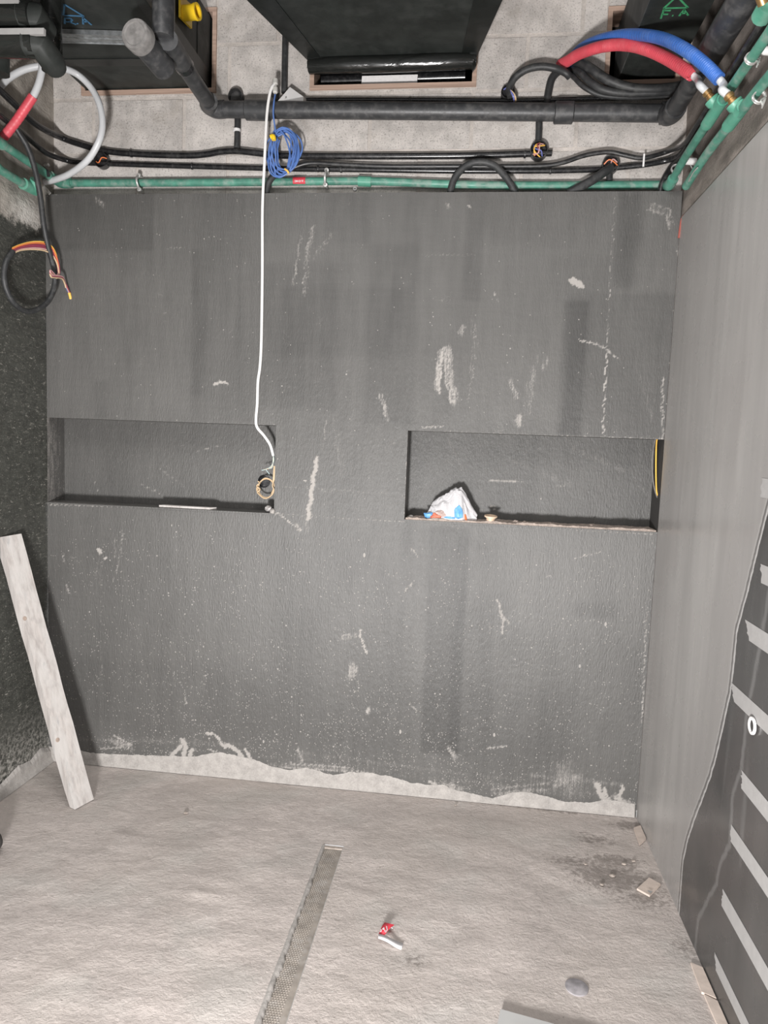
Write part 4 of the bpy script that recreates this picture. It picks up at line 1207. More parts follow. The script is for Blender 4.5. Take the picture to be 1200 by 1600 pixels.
for lab, p, sz in (('pale wall bracket stub between the two green pipes near the wall', (2.505, -0.1461, 2.4768), .012), ('pale wall bracket stub beside the upper green pipe', (2.515, -0.7586, 2.5218), .011)):
    t = thing('bracket_stub', lab, 'bracket', p)
    MB().lathe([(sz, -.02), (sz, .03), (sz * .7, .034), (.001, .034)], p, (-1, -.2, 0), 12).build('stub', M['white'], t)
t = tube('tie_wire', [(2.485, -0.2342, 2.4307), (2.49, -0.2435, 2.4105), (2.48, -0.2644, 2.3802), (2.478, -0.2526, 2.37), (2.472, -0.3213, 2.3737), (2.475, -0.3575, 2.3762)], .0018, M['steel'], None, 6, 4)
tag(t, 'loose bent wire between the two green pipes', 'wire')

# hoses with white inner tubes
def hose(label, pts, r, mat, inner, ri):
    t = thing('hose', label, 'hose', pts[0])
    P = spline(pts, 14)
    v = MB()
    n = 0
    v.tube(P, lambda s: r * (1 + .035 * math.sin(s * 2 * math.pi * 95)), 14, True, 3, True)
    v.build('sleeve', M[mat], t)
    MB().tube(inner, ri, 12, True, 6).build('inner_tube', M['pex'], t)
    return t
e = Vector(u1)
hr = hose('red corrugated hose arching from the wall hole to the upper green pipe',
     [(2.0625, 0.075, 2.9207), (2.0803, 0.02, 2.9038), (2.1164, -0.06, 2.8884), (2.1805, -0.14, 2.8684), (2.2463, -0.2, 2.841), (2.3075, -0.27, 2.7879), (2.3679, -0.33, 2.7233), (2.4295, -0.39, 2.6451)], .0190, 'red',
     [(2.4197, -0.38, 2.6599), (2.4433, -0.4, 2.6265), tuple(e + Vector((-.018, .004, .020))), tuple(e)], .0110)
tab = [(2.4151, -0.385, 2.6498), (2.4211, -0.395, 2.6352), (2.4138, -0.395, 2.6296), (2.4114, -0.395, 2.6354)]
MB().tube(tab, .003, 6, True, 4).build('torn_strip', M['red'], hr)
e = Vector(u2)
hose('blue corrugated hose arching above the red one to the lower green pipe',
     [(2.0822, 0.078, 2.9171), (2.1048, 0.04, 2.9316), (2.1377, -0.02, 2.9353), (2.1925, -0.12, 2.9064), (2.2617, -0.22, 2.8627), (2.3268, -0.36, 2.7748), (2.3698, -0.5, 2.667), (2.4132, -0.57, 2.5866), (2.4505, -0.6, 2.5286)], .0180, 'blue',
     [(2.4443, -0.595, 2.5399), (2.4627, -0.605, 2.5085), tuple(e + Vector((-.012, .012, .018))), tuple(e)], .0110)

# ------------------------------------------------------------------ upper left corner
def insulated(label, pts, r, tapes=(), mat='wrap'):
    t = thing('insulated_pipe', label, 'pipe', pts[0])
    MB().tube(pts, r, 18, True, 6).build('foam_sleeve', M[mat], t)
    return t
t = thing('insulated_pipe', 'upper black wrapped pipe entering at the left edge with mitred elbow', 'pipe', (0.3277, -0.68, 2.7264))
MB().tube([(.002, -.68, (0.156, -0.68, 2.7283)[2] + .002), (0.156, -0.68, 2.7283), (0.3955, -0.68, 2.7223)], .0425, 20).build('foam_sleeve', M['wrap'], t)
MB().tube([(0.3617, -0.68, 2.7234), (0.3955, -0.68, 2.7223), (0.3907, -0.62, 2.7088)], .043, 20, True, 1, False).build('elbow_sleeve', M['foam'], t)
MB().bar((0.2047, -0.715, 2.7474), (0.375, -0.715, 2.7378), .011, .016).build('tape_strip', M['tape'], t, False)
t.children[-1]['label'] = 'strip of grey tape'
t2 = thing('insulated_pipe', 'lower black wrapped pipe at the left edge with mitred elbow above the white tube', 'pipe', (0.3267, -0.68, 2.6441))
MB().tube([(.002, -.68, (0.1545, -0.68, 2.651)[2]), (0.1545, -0.68, 2.651), (0.4074, -0.68, 2.64)], .0405, 20).build('foam_sleeve', M['wrap'], t2)
MB().tube([(0.3778, -0.68, 2.6427), (0.4159, -0.68, 2.6397), (0.4247, -0.62, 2.6119), (0.4209, -0.6, 2.6066)], lambda s: .042 - .010 * s * s, 20, True, 1, False).build('elbow_sleeve', M['foam'], t2)
MB().bar((0.2031, -0.715, 2.6606), (0.4552, -0.715, 2.6548), .011, .018).build('tape_strip', M['tape'], t2, False)
t2.children[-1]['label'] = 'strip of grey tape'
t3 = thing('insulated_pipe', 'upright black wrapped pipe left of the blue lettering', 'pipe', (0.3795, -0.56, 2.7812))
MB().tube([(0.3801, -0.56, 2.8591), (0.3794, -0.56, 2.7616), (0.378, -0.555, 2.6857), (0.3766, -0.55, 2.6248)], .0325, 20, True, 6).build('foam_sleeve', M['wrap'], t3)
t4 = thing('insulated_pipe', 'stub of black wrapped pipe hanging at the left edge', 'pipe', (0.1261, -0.45, 2.7059))
MB().tube([(0.1223, -0.45, 2.7686), (0.1209, -0.45, 2.6725)], .031, 16).build('foam_sleeve', M['foam'], t4)

# white tubes
o = tube('white_tube', [(-0.0236, 0.02, 2.4818), (0.0524, -0.02, 2.4771), (0.146, -0.06, 2.4867), (0.2425, -0.1, 2.5221), (0.299, -0.12, 2.5808), (0.3148, -0.12, 2.6448), (0.3042, -0.12, 2.7161), (0.2701, -0.12, 2.7805), (0.2266, -0.14, 2.821), (0.1932, -0.18, 2.8251),
                      (0.1538, -0.2, 2.8252), (0.1098, -0.22, 2.814), (0.0637, -0.24, 2.7914), (0.0231, -0.26, 2.7553), (0.0007, -0.28, 2.7145), (-0.0215, -0.3, 2.6605), (0.02, -0.4139, 2.5337)], .0125, M['pex'], None, 12, 6)
tag(o, 'large loop of white water tube in the upper left corner', 'tube')
h2 = thing('hose', 'short red sleeved hose with white tube at the left edge', 'hose', (0.0187, -0.28, 2.5351))
MB().tube([(0.1815, -0.3, 2.7806), (0.1788, -0.3, 2.7542), (0.1659, -0.3, 2.7102), (0.143, -0.3, 2.6662), (0.1244, -0.295, 2.6465)], .0125, 12, True, 6).build('inner_tube', M['pex'], h2)
MB().tube([(0.1455, -0.3, 2.6706), (0.1117, -0.295, 2.6333), (0.0664, -0.285, 2.589), (0.0101, -0.275, 2.5395)], lambda s: .0165 * (1 + .03 * math.sin(s * 2 * math.pi * 30)), 14, True, 14).build('sleeve', M['red'], h2)
# lower green pipe on the left wall with a tee
gl = thing('water_pipe', 'lower green water pipe on the left wall ending in a tee', 'pipe', (0.034, -0.26, 2.4001))
gpipe('pipe_run', [(.034, -1.9, 2.40), (0.034, -0.5302, 2.4208), (0.034, -0.3331, 2.4006), (0.034, -0.1746, 2.4)], parent=gl, smooth=True, sub=3)
MB().tube([(0.036, -0.2014, 2.3977), (0.036, -0.1205, 2.402)], .022, 14).build('tee_fitting', M['green_fit'], gl)
MB().tube([(0.036, -0.1453, 2.3982), (0.06, -0.1569, 2.4253)], .021, 14).build('branch', M['green_fit'], gl)
t = thing('pipe_clip', 'zinc clip behind the hanging black cable, upper left corner', 'clip', (0.03, -0.0589, 2.5104))
MB().lathe([(.008, 0), (.009, .004), (.006, .02), (.001, .02)], (0, -0.0029, 2.5393), (1, -.2, .1), 10).build('bolt', M['steel'], t)
MB().tube([(0.02, -0.0432, 2.5164), (0.05, -0.0645, 2.4933), (0.05, -0.056, 2.4766)], .006, 8, True, 4).build('strap', M['cable'], t)
t = thing('metal_scrap', 'bent bit of zinc strip sticking out below the white tube end', 'scrap', (0.0088, 0, 2.4465))
MB().bar((-0.0081, 0, 2.4593), (0.0262, -0.01, 2.4251), .012, .003, (0, -1, 0)).build('strip', M['steel'], t, False)

# hanging black cable with coloured wire ends
hc = thing('hanging_cable', 'black cable hanging from the upper left corner in a loop, coloured wires tied round it', 'cable', (0.09, -0.1551, 2.31))
MB().tube([(0.05, -0.2871, 2.5929), (0.06, -0.2649, 2.5636), (0.075, -0.2342, 2.5232), (0.085, -0.2107, 2.4693), (0.09, -0.191, 2.4058), (0.09, -0.1714, 2.3409), (0.09, -0.1557, 2.2613), (0.09, -0.127, 2.184), (0.088, -0.094, 2.1305), (0.086, -0.0735, 2.0851), (0.08, -0.0734, 2.0293), (0.07, -0.1022, 1.9725),
           (0.06, -0.1597, 1.9312), (0.05, -0.2142, 1.9159), (0.045, -0.2767, 1.9327), (0.04, -0.3137, 1.9769), (0.04, -0.3274, 2.025), (0.045, -0.3189, 2.0782), (0.05, -0.2882, 2.1211)], .0105, 12, True, 6).build('sheath', M['rubber'], hc)
WT = ['w_yellow', 'w_orange', 'w_maroon', 'w_maroon', 'w_pink', 'w_cream']
for k, c in enumerate(WT):
    dz = (k - 2.5) * .0042
    p = [(0.05, -0.2881, 2.1234), (0.055, -0.2493, 2.1457), (0.065, -0.1927, 2.1683), (0.08, -0.1411, 2.1801), (0.09, -0.1054, 2.1749), (0.1, -0.0909, 2.1514), (0.105, -0.0815, 2.1186), (0.105, -0.0773, 2.0894)]
    q = []
    for i, a in enumerate(p):
        s = math.sin(math.pi * min(i, 6) / 7) if i else .4
        q.append(Vector(a) + Vector((.0015 * (k % 3), -.004 * (k % 2), -dz * (.6 + s))))
    MB().tube(q, .0030, 6, True, 5).build('wire', M[c], hc)
for k, c in enumerate(('w_pink', 'w_maroon', 'w_cream')):
    p = [(0.105, -0.0773, 2.0919), (0.115, -0.1115, 2.0689), (0.115, -0.1506, 2.082), (0.118, -0.1513, 2.0646), (0.118, -0.1164, 2.0703), (0.115, -0.0712, 2.0758), (0.11, -0.0448, 2.064), (0.108, -0.0323, 2.0488)]
    MB().tube([Vector(a) + Vector((0, 0, -.0042 * (k - 1))) for a in p], .0032, 6, True, 5).build('wire', M[c], hc)
for k, c in enumerate(('w_blue', 'w_cream', 'w_maroon')):
    p = [(0.108, -0.0369, 2.058), (0.108, -0.023, 2.0431), (0.108, -0.0043, 2.0264)]
    MB().tube([Vector(a) + Vector((.003 * (k - 1), 0, 0)) for a in p], .0026, 6, True, 4).build('wire', M[c], hc)
a, b = Vector((0.108, -0.009, 2.0306)), Vector((0.108, 0.0027, 2.007))
MB().tube([a, b], .0058, 10).build('wire_end', M['w_yellow'], hc)
hc.children[-1]['label'] = 'yellow taped wire end'

# ------------------------------------------------------------------ white thermostat-like cover, plugs, network cable, white cable
t = thing('white_cover_box', 'small white plastic cover leaning on top of the drain pipe', 'cover', (1.0284, 0, 2.7737))
Q = [(0.9745, 0, 2.7723), (1.0163, 0.03, 2.8407), (1.0715, 0.03, 2.8035), (1.0797, 0, 2.7703)]
q0 = [Vector(p) for p in Q]
m = MB()
m.add(q0 + [p + Vector((.004, .03, .006)) for p in q0], [(0, 1, 2, 3), (7, 6, 5, 4), (0, 4, 5, 1), (1, 5, 6, 2), (2, 6, 7, 3), (3, 7, 4, 0)])
m.build('shell', M['white'], t, False)
MB().lathe([(.003, 0), (.003, .002), (.0005, .002)], Vector((1.0082, -0.002, 2.7827)) , (0, -1, .3), 8).build('screw', M['grey_plastic'], t)
pg = thing('cable_connector', 'pale grey plug where the white and blue cables meet above the drain pipe', 'connector', (0.9689, -0.02, 2.813))
MB().lathe([(.006, 0), (.010, .004), (.010, .022), (.0065, .026), (.0065, .034), (.0105, .037), (.0105, .055), (.006, .058)], (0.9719, -0.02, 2.794), (-.05, .1, 1), 12).build('body', M['grey_plastic'], pg)
MB().box((0.9507, 0, 2.7943), (0.9699, 0.04, 2.8223)).build('strap', M['cable'], pg, False)
wc = thing('white_cable', 'long white cable hanging down the dark board into the left niche', 'cable', (0.9294, -0.022, 2.424))
MB().tube([(0.9679, -0.018, 2.8306), (0.9579, -0.026, 2.8104), (0.9492, -0.028, 2.7694), (0.9422, -0.026, 2.7111), (0.9384, -0.024, 2.6284), (0.9344, -0.02, 2.5217), (0.9289, -0.012, 2.4275), (0.9272, -0.008, 2.3308), (0.9313, -0.007, 2.1329), (0.9331, -0.007, 1.9321), (0.9329, -0.007, 1.818),
           (0.9293, -0.007, 1.7414), (0.9225, -0.007, 1.6848), (0.9216, -0.007, 1.5998), (0.9176, -0.007, 1.5349), (0.9234, -0.006, 1.5014), (0.9468, 0.008, 1.4713), (0.9713, 0.02, 1.4329), (0.9836, 0.028, 1.3886)], .0058, 10, True, 6).build('sheath', M['white_cable'], wc)
for k, (c, e) in enumerate((('w_teal', (0.9352, 0.03, 1.3256)), ('w_cream', (0.9434, 0.03, 1.3286)), ('w_teal', (0.9684, 0.03, 1.311)))):
    p = [Vector((0.9835, 0.028, 1.3912)), Vector((0.9862, 0.03, 1.3675)) + Vector((-.002 * k, 0, 0)), Vector((0.9732, 0.03, 1.3431)) + Vector((.003 * k, 0, -.002 * k)), Vector((0.9543, 0.03, 1.3317)), Vector(e)]
    MB().tube(p, .0019, 6, True, 5).build('wire_core', M[c], wc)
nc = thing('network_cable', 'blue network cable wound in a coil against the block wall', 'cable', (0.9973, 0, 2.5772))
P = [Vector((0.972, -0.02, 2.7893)), Vector((0.9699, -0.028, 2.7572)), Vector((0.9678, -0.026, 2.7154)), Vector((0.9726, -0.022, 2.679)), Vector((0.9773, -0.018, 2.6495))]
rg = random.Random(5)
cc = Vector((0.9973, 0, 2.5772))
turns, per = 11, 14
for i in range(turns * per):
    a = math.pi * .62 - 2 * math.pi * i / per
    k = i // per
    wob = .011 * math.sin(i * .37 + k * 1.3) + .007 * math.sin(i * .91 + k)
    rx = .054 + 1.2 * wob + (-.018 if k % 4 == 2 else 0)
    rz = .086 + .6 * wob + (-.012 if k % 3 == 1 else 0)
    sh = .014 * math.sin(k * 2.1)
    P.append(cc + Vector((rx * math.cos(a) + sh, -.014 + .0028 * k - .004 * math.sin(i * .5), rz * math.sin(a) + sh * .5)))
MB().tube(P, .0033, 7, True, 3).build('coil', M['net'], nc)
MB().tube([(0.9607, -0.03, 2.628), (0.9715, -0.032, 2.6294), (0.9744, -0.032, 2.615)], .009, 10, True, 3).build('tape_wrap', M['yellow'], nc)
nc.children[-1]['label'] = 'yellow tape holding the coil'
MB().tube([(1.02, -0.03, 2.5075), (1.031, -0.032, 2.4995), (1.0358, -0.03, 2.4906)], .004, 6, True, 3).build('end_tag', M['w_yellow'], nc)

# ------------------------------------------------------------------ things in the niches
# left niche
t = thing('timber_offcut', 'flat pale strip lying on the ledge of the left niche', 'strip', (0.6194, 0.02, 1.1507))
a, b = Vector((0.4987, 0.03, 1.155)), Vector((0.7427, 0.02, 1.1567))
zl = NL[2] + .001
m = MB()
m.add([(a.x, .008, zl), (b.x - .02, .004, zl), (b.x, .03, zl), (a.x + .005, .045, zl), (a.x, .008, zl + .009), (b.x - .02, .004, zl + .009), (b.x, .03, zl + .009), (a.x + .005, .045, zl + .009)],
      [(0, 3, 2, 1), (4, 5, 6, 7), (0, 1, 5, 4), (1, 2, 6, 5), (2, 3, 7, 6), (3, 0, 4, 7)])
m.build('strip', M['plank'], t, False)
def lump(name, c, r, mat, seed, sq=(1, 1, 1), parent=None, amp=.35, fr=2.2):
    bm = bmesh.new()
    bmesh.ops.create_icosphere(bm, subdivisions=2, radius=1)
    v = []
    for q in bm.verts:
        n = q.co.normalized()
        k = 1 + amp * noise.noise(n * fr + Vector((seed, seed * 2, 0))) + amp * .5 * noise.noise(n * fr * 2.7 + Vector((seed, 0, 5)))
        v.append(Vector(c) + Vector((n.x * sq[0], n.y * sq[1], n.z * sq[2])) * r * k)
    bm.verts.index_update()
    f = [[w.index for w in p.verts] for p in bm.faces]
    bm.free()
    return mesh(name, v, f, M[mat], parent, False)
o = lump('foil_lump', (.968, .035, NL[2] + .013), .016, 'foil', 3)
tag(o, 'crumpled silver lump at the right end of the left niche ledge', 'scrap')
o = lump('plaster_crumb', (.995, -.004, NL[2] + .009), .011, 'plaster', 5)
tag(o, 'pale plaster crumb on the lower right corner of the left niche', 'crumb')
tw = thing('wire_coil', 'small coil of tan twin wire hanging in the right end of the left niche', 'wire', (0.9417, 0.06, 1.2495))
cc = Vector((0.9445, 0.06, 1.2497))
for k, c in enumerate(('w_cream', 'w_cream', 'w_cream')):
    P = [Vector((0.9811, 0.05, 1.3456)) + Vector((.0025 * k, 0, 0)), Vector((0.9796, 0.05, 1.292)) + Vector((.0025 * k, 0, 0))]
    for i in range(20):
        a = .35 - 2 * math.pi * i / 15
        P.append(cc + Vector(((.033 + .003 * k * math.sin(i)) * math.cos(a), -.004 * k + .001 * i, (.039 + .002 * k) * math.sin(a))))
    MB().tube(P, .0022, 6, True, 4).build('wire', M[c], tw)
P = []
for i in range(16):
    s = i / 15
    P.append(cc + Vector((-.032 + .006 * math.sin(s * 12) + .006 * s, -.008 + .004 * math.cos(s * 12), .028 - .052 * s)))
MB().tube(P, .0028, 6, True, 3).build('twisted_tail', M['w_cream'], tw)
# hole they come out of
t = thing('cable_outlet', 'dark round cable hole in the back of the left niche', 'hole', (0.923, 0.13, 1.2807))
MB().lathe([(.026, 0), (.028, .004), (.024, .006), (.022, .001), (.001, .0005)], (0.9176, 0.1295, 1.275), (0, -1, 0), 18).build('rim', M['cable'], t)

# right niche
zr = NR[2]
bag = thing('plastic_bag', 'crumpled white plastic bag with blue and orange wrappers on the right niche ledge', 'bag', (1.72, .05, zr))
PROFILE = [(1.626, .022), (1.648, .064), (1.680, .094), (1.705, .118), (1.735, .134), (1.765, .130), (1.785, .102), (1.805, .066), (1.830, .030)]
nu, nv = 46, 26
bv, bf = [], []
px = np.array([p[0] for p in PROFILE]); ph = np.array([p[1] for p in PROFILE])
for i in range(nu):
    x = px[0] + (px[-1] - px[0]) * i / (nu - 1)
    H = float(np.interp(x, px, ph))
    D = .052 * math.sin(math.pi * min(max(i / (nu - 1), .08), .92)) ** .5
    for j in range(nv):
        a = math.pi * j / (nv - 1)
        n1 = noise.noise(Vector((x * 22, a * 1.1, 3)))
        fold = abs(noise.noise(Vector((x * 26 + a * 1.4, a * 1.2 - x * 18, 7))))
        k = 1 + .10 * n1 - .26 * fold * math.sin(a)
        y = .056 - math.cos(a) * D * (1 + .25 * n1 - .25 * fold)
        z = zr + .002 + H * math.sin(a) ** .7 * k
        xx = x + .010 * noise.noise(Vector((x * 18, a * 1.5, 11)))
        bv.append((xx, min(max(y, .004), ND - .004), z))
for i in range(nu - 1):
    x = px[0] + (px[-1] - px[0]) * (i + .5) / (nu - 1)
    for j in range(nv - 1):
        a = math.pi * (j + .5) / (nv - 1)
        p = i * nv + j
        bf.append((p, p + 1, p + nv + 1, p + nv))
o = mesh('bag_film', bv, bf, M['bag'], bag, False)
sd = o.modifiers.new('thickness', 'SOLIDIFY'); sd.thickness = .0008
def packet(name, c, r, mat, seed, sq):
    return lump(name, c, r, mat, seed, sq, bag, .5, 2.6)
packet('wrapper', (1.640, .022, zr + .017), .017, 'blue_pack', 2, (1.2, .6, .9))
packet('wrapper', (1.668, .018, zr + .016), .019, 'orange_pack', 4, (1.2, .6, .8))
packet('wrapper', (1.684, .012, zr + .036), .015, 'brown_pack', 6, (1.3, .7, .8))
packet('wrapper', (1.715, .020, zr + .014), .016, 'bag', 8, (1.6, .6, .7))
packet('wrapper', (1.757, .012, zr + .036), .024, 'blue_pack', 9, (.75, .35, 1.25))
packet('wrapper', (1.685, .034, zr + .036), .030, 'bag', 12, (1.3, .6, .9))
packet('wrapper', (1.700, .010, zr + .026), .016, 'brown_pack', 15, (1.3, .5, .7))
packet('wrapper', (1.722, .008, zr + .016), .013, 'blue_pack', 17, (1.6, .5, .5))
m = MB().bar((1.790, .012, zr + .003), (1.782, .020, zr + .03), .006, .006)
t = m.build('brown_stick', M['w_orange'], None, False)
tag(t, 'short brown stick leaning on the plastic bag', 'stick')
t = thing('small_lid', 'small cream plastic lid lying in the dust beside the bag', 'lid', (1.875, .03, zr))
MB().lathe([(.013, 0), (.017, .002), (.0175, .014), (.026, .016), (.026, .021), (.022, .022), (.02, .012), (.001, .011)], (1.885, .018, zr + .010), (.05, -.12, 1), 20).build('rim', M['beige'], t)
# sandy debris along the ledge
xs = np.linspace(NR[0] + .005, W - .004, 150)
v, f = [], []
for x in xs:
    for j in range(8):
        y = (-.001, .002, .012, .028, .05, .075, .10, .122)[j]
        h = .004 + .007 * max(0, noise.noise(Vector((x * 14, y * 20, 2))) + .35) + .005 * abs(noise.noise(Vector((x * 60, y * 60, 4))))
        h *= 1.25 - .5 * j / 7
        v.append((float(x), y, zr + (-.001 if j == 0 else h)))
for i in range(len(xs) - 1):
    for j in range(7):
        a = i * 8 + j
        f.append((a, a + 8, a + 9, a + 1))
o = mesh('sandy_debris', v, f, M['dust'], None, False)
tag(o, 'brown sandy debris spread along the ledge of the right niche', 'debris', None, 'stuff')
rg = random.Random(11)
for k, (x, s) in enumerate(((1.566, .008), (1.600, .006), (1.795, .009), (1.985, .009), (2.02, .007), (2.12, .006), (2.28, .006))):
    o = lump('rubble_crumb', (x, .016 + rg.random() * .03, zr + .010), s, 'plaster' if k in (0, 2) else 'dust', k + 20, (1.3, 1, .8))
    tag(o, ['pale flat crumb at the left end of the right niche ledge', 'tiny brown crumb left of the plastic bag', 'white crumb in front of the plastic bag',
            'largest brown crumb on the ledge right of the cream lid', 'brown crumb second to the right of the cream lid', 'brown crumb midway along the right niche ledge',
            'brown crumb nearest the wires on the right niche ledge'][k], 'crumb')
t = thing('niche_wires', 'yellow and grey wires hanging down in the right end of the right niche', 'wires', (2.5083, 0.03, 1.4284))
MB().tube([(2.5133, 0.04, 1.5276), (2.5078, 0.04, 1.5026), (2.5086, 0.035, 1.4407), (2.5139, 0.035, 1.3663), (2.5203, 0.035, 1.3092), (2.5304, 0.04, 1.2867)], .0028, 7, True, 5).build('yellow_wire', M['w_yellow'], t)
MB().tube([(2.5065, 0.05, 1.5226), (2.5001, 0.05, 1.4776), (2.4984, 0.045, 1.4153), (2.5085, 0.045, 1.3406), (2.5228, 0.04, 1.2914), (2.5333, 0.04, 1.2794)], .0024, 7, True, 5).build('grey_wire', M['cap'], t)
t = tube('red_wire', [(2.5438, -0.016, 2.3404), (2.532, -0.012, 2.3326), (2.5273, -0.008, 2.3178), (2.5255, -0.006, 2.2885), (2.5243, -0.002, 2.2574)], .005, M['rust'], None, 8, 5)
tag(t, 'red strip poking out of the corner above the porcelain slab', 'wire')

# ------------------------------------------------------------------ plank leaning in the left corner
bR, bL = Vector((0.3739, -0.2908, 0)), Vector((0.3411, -0.3732, 0))
tR, tL = Vector((0.03, -0.2268, 1.0403)), Vector((0.005, -0.3196, 1.0427))
pk = thing('timber_plank', 'pale weathered timber plank leaning upright in the left corner', 'plank', tuple((bR + bL) / 2))
ax = ((tR + tL) / 2 - (bR + bL) / 2)
L = ax.length
axn = ax.normalized()
side = (bR - bL)
wd = side.length
sn = (side - axn * side.dot(axn)).normalized()
nn = axn.cross(sn).normalized()
if nn.x > 0: nn = -nn
th = .032
mid = (bR + bL) / 2
m = MB()
rgp = random.Random(3)
rows = 14
for i in range(rows + 1):
    s = i / rows
    o = mid + axn * (L * s)
    w = wd * (1 + .0 * s)
    for (u, q) in ((-.5, 0), (.5, 0), (.5, 1), (-.5, 1)):
        jit = rgp.uniform(-.0015, .0015)
        m.v.append(o + sn * (u * w + jit) + nn * (q * th) + axn * (-.0 if i else 0))
for i in range(rows):
    for j in range(4):
        a = i * 4 + j
        b = i * 4 + (j + 1) % 4
        m.f.append((a, b, b + 4, a + 4))
m.f += [(3, 2, 1, 0), tuple(rows * 4 + j for j in range(4))]
dz = min(v[2] for v in m.v)
m.v = [Vector((v[0], v[1], max(v[2], .0005))) for v in m.v]
bd = m.build('board', M['plank'], pk, False)
for s, u in ((.70, -.40), (.255, -.42)):
    p = mid + axn * (L * s) + sn * (u * wd) - nn * .0006
    kk = MB().lathe([(.009, 0), (.007, .0006), (.001, .0008)], p, -nn, 9)
    kk.build('knot', M['knot'], bd)

# ------------------------------------------------------------------ floor things
dr = thing('linear_drain', 'long narrow floor drain with textured brown insert', 'drain', ((DR[0] + DR[1]) / 2, -.9, -.006))
MB().box((DR[0] + .002, DR[2], -.03), (DR[1] - .002, DR[3] - .014, -.009)).build('insert_plate', M['grate'], dr, False)
# expanded mesh relief of the insert
v, f = [], []
pitch = .0075
ny = int((DR[3] - .02 - (-1.30)) / pitch)
nxh = int((DR[1] - DR[0] - .022) / pitch)
rm = MB()
for j in range(ny):
    for i in range(nxh):
        cx = DR[0] + .006 + pitch * (i + .5 * (j % 2))
        cy = -1.30 + pitch * j
        s = pitch * .36
        n0 = len(v)
        v += [(cx - s, cy, -.0088), (cx, cy - s, -.0088), (cx + s, cy, -.0088), (cx, cy + s, -.0088), (cx, cy, -.0074)]
        f += [(n0, n0 + 1, n0 + 4), (n0 + 1, n0 + 2, n0 + 4), (n0 + 2, n0 + 3, n0 + 4), (n0 + 3, n0, n0 + 4)]
o = mesh('mesh_relief', v, f, M['grate'], dr)
o['kind'] = 'stuff'
MB().box((DR[0], DR[2], -.03), (DR[0] + .002, DR[3], -.003)).build('side_edge', M['steel'], dr, False)
MB().box((DR[1] - .002, DR[2], -.03), (DR[1], DR[3], -.003)).build('side_edge', M['steel'], dr, False)
MB().box((DR[0], DR[3] - .014, -.03), (DR[1], DR[3], -.005)).build('end_plate', M['crumb'], dr, False)
# slurry smeared over the left edge of the drain
v, f = [], []
ysl = np.arange(DR[3] - .01, -1.45, -.006)
for k, y in enumerate(ysl):
    d = DR[3] - y
    q = noise.noise(Vector((y * 14, 3, 0))) * .9 + noise.noise(Vector((y * 45, 7, 0))) * .5
    w = max(.0005, (.003 + .010 * d) * (.7 + 1.3 * q))
    h = .0015 + .003 * max(0, noise.noise(Vector((y * 22, 1, 4))))
    v += [(DR[0] - .012, y, -.004), (DR[0] - .004, y, h), (DR[0] + w * .5, y, h * .7), (DR[0] + w, y, -.006), (DR[0] + w, y, -.010)]
for k in range(len(ysl) - 1):
    for j in range(4):
        a = k * 5 + j
        f.append((a, a + 1, a + 6, a + 5))
o = mesh('slurry_lip', v, f, M['plaster'], dr, True)
o['kind'] = 'stuff'

sc = thing('label_scrap', 'torn red and white paper label lying curled on the floor', 'paper scrap', (1.6234, -0.8823, 0))
def ribbon(a, b, c, d, lift, name, mat, n=8):
    """strip between edge a-b and edge c-d with a curl"""
    v, f = [], []
    for i in range(n + 1):
        s = i / n
        p = Vector(a).lerp(Vector(c), s); q = Vector(b).lerp(Vector(d), s)
        z = lift(s)
        v += [p + Vector((0, 0, z)), q + Vector((0, 0, z)), p + Vector((0, 0, z + .0012)), q + Vector((0, 0, z + .0012))]
    for i in range(n):
        k = i * 4
        f += [(k, k + 4, k + 5, k + 1), (k + 2, k + 3, k + 7, k + 6), (k, k + 2, k + 6, k + 4), (k + 1, k + 5, k + 7, k + 3)]
    return mesh(name, v, f, mat, sc, True)
ribbon((1.5942, -0.8791, 0.006), (1.6086, -0.8877, 0.006), (1.6073, -0.8312, 0.006), (1.6372, -0.8375, 0.006), lambda s: .001 + .010 * math.sin(s * 2.2), 'red_part', M['sticker'])
ribbon((1.5946, -0.8818, 0.004), (1.5971, -0.9007, 0.004), (1.6699, -0.8933, 0.002), (1.667, -0.9206, 0.002), lambda s: .002 + .007 * (1 - s) ** 2 + .003 * math.sin(s * 5), 'white_part', M['sticker_white'])
zz = .0195
strokes('print', [[(1.6151, -0.8514, 0.0192), (1.619, -0.8678, 0.0192), (1.6155, -0.8783, 0.0192), (1.6115, -0.8691, 0.0192)], [(1.6072, -0.8575, 0.0185), (1.6091, -0.865, 0.018), (1.6041, -0.8628, 0.0178)], [(1.6006, -0.8652, 0.017), (1.6015, -0.8721, 0.016), (1.599, -0.8751, 0.0158)],
                  [(1.6289, -0.8537, 0.0185), (1.635, -0.8565, 0.0182)]], .0028, M['sticker_white'], sc, .0008)
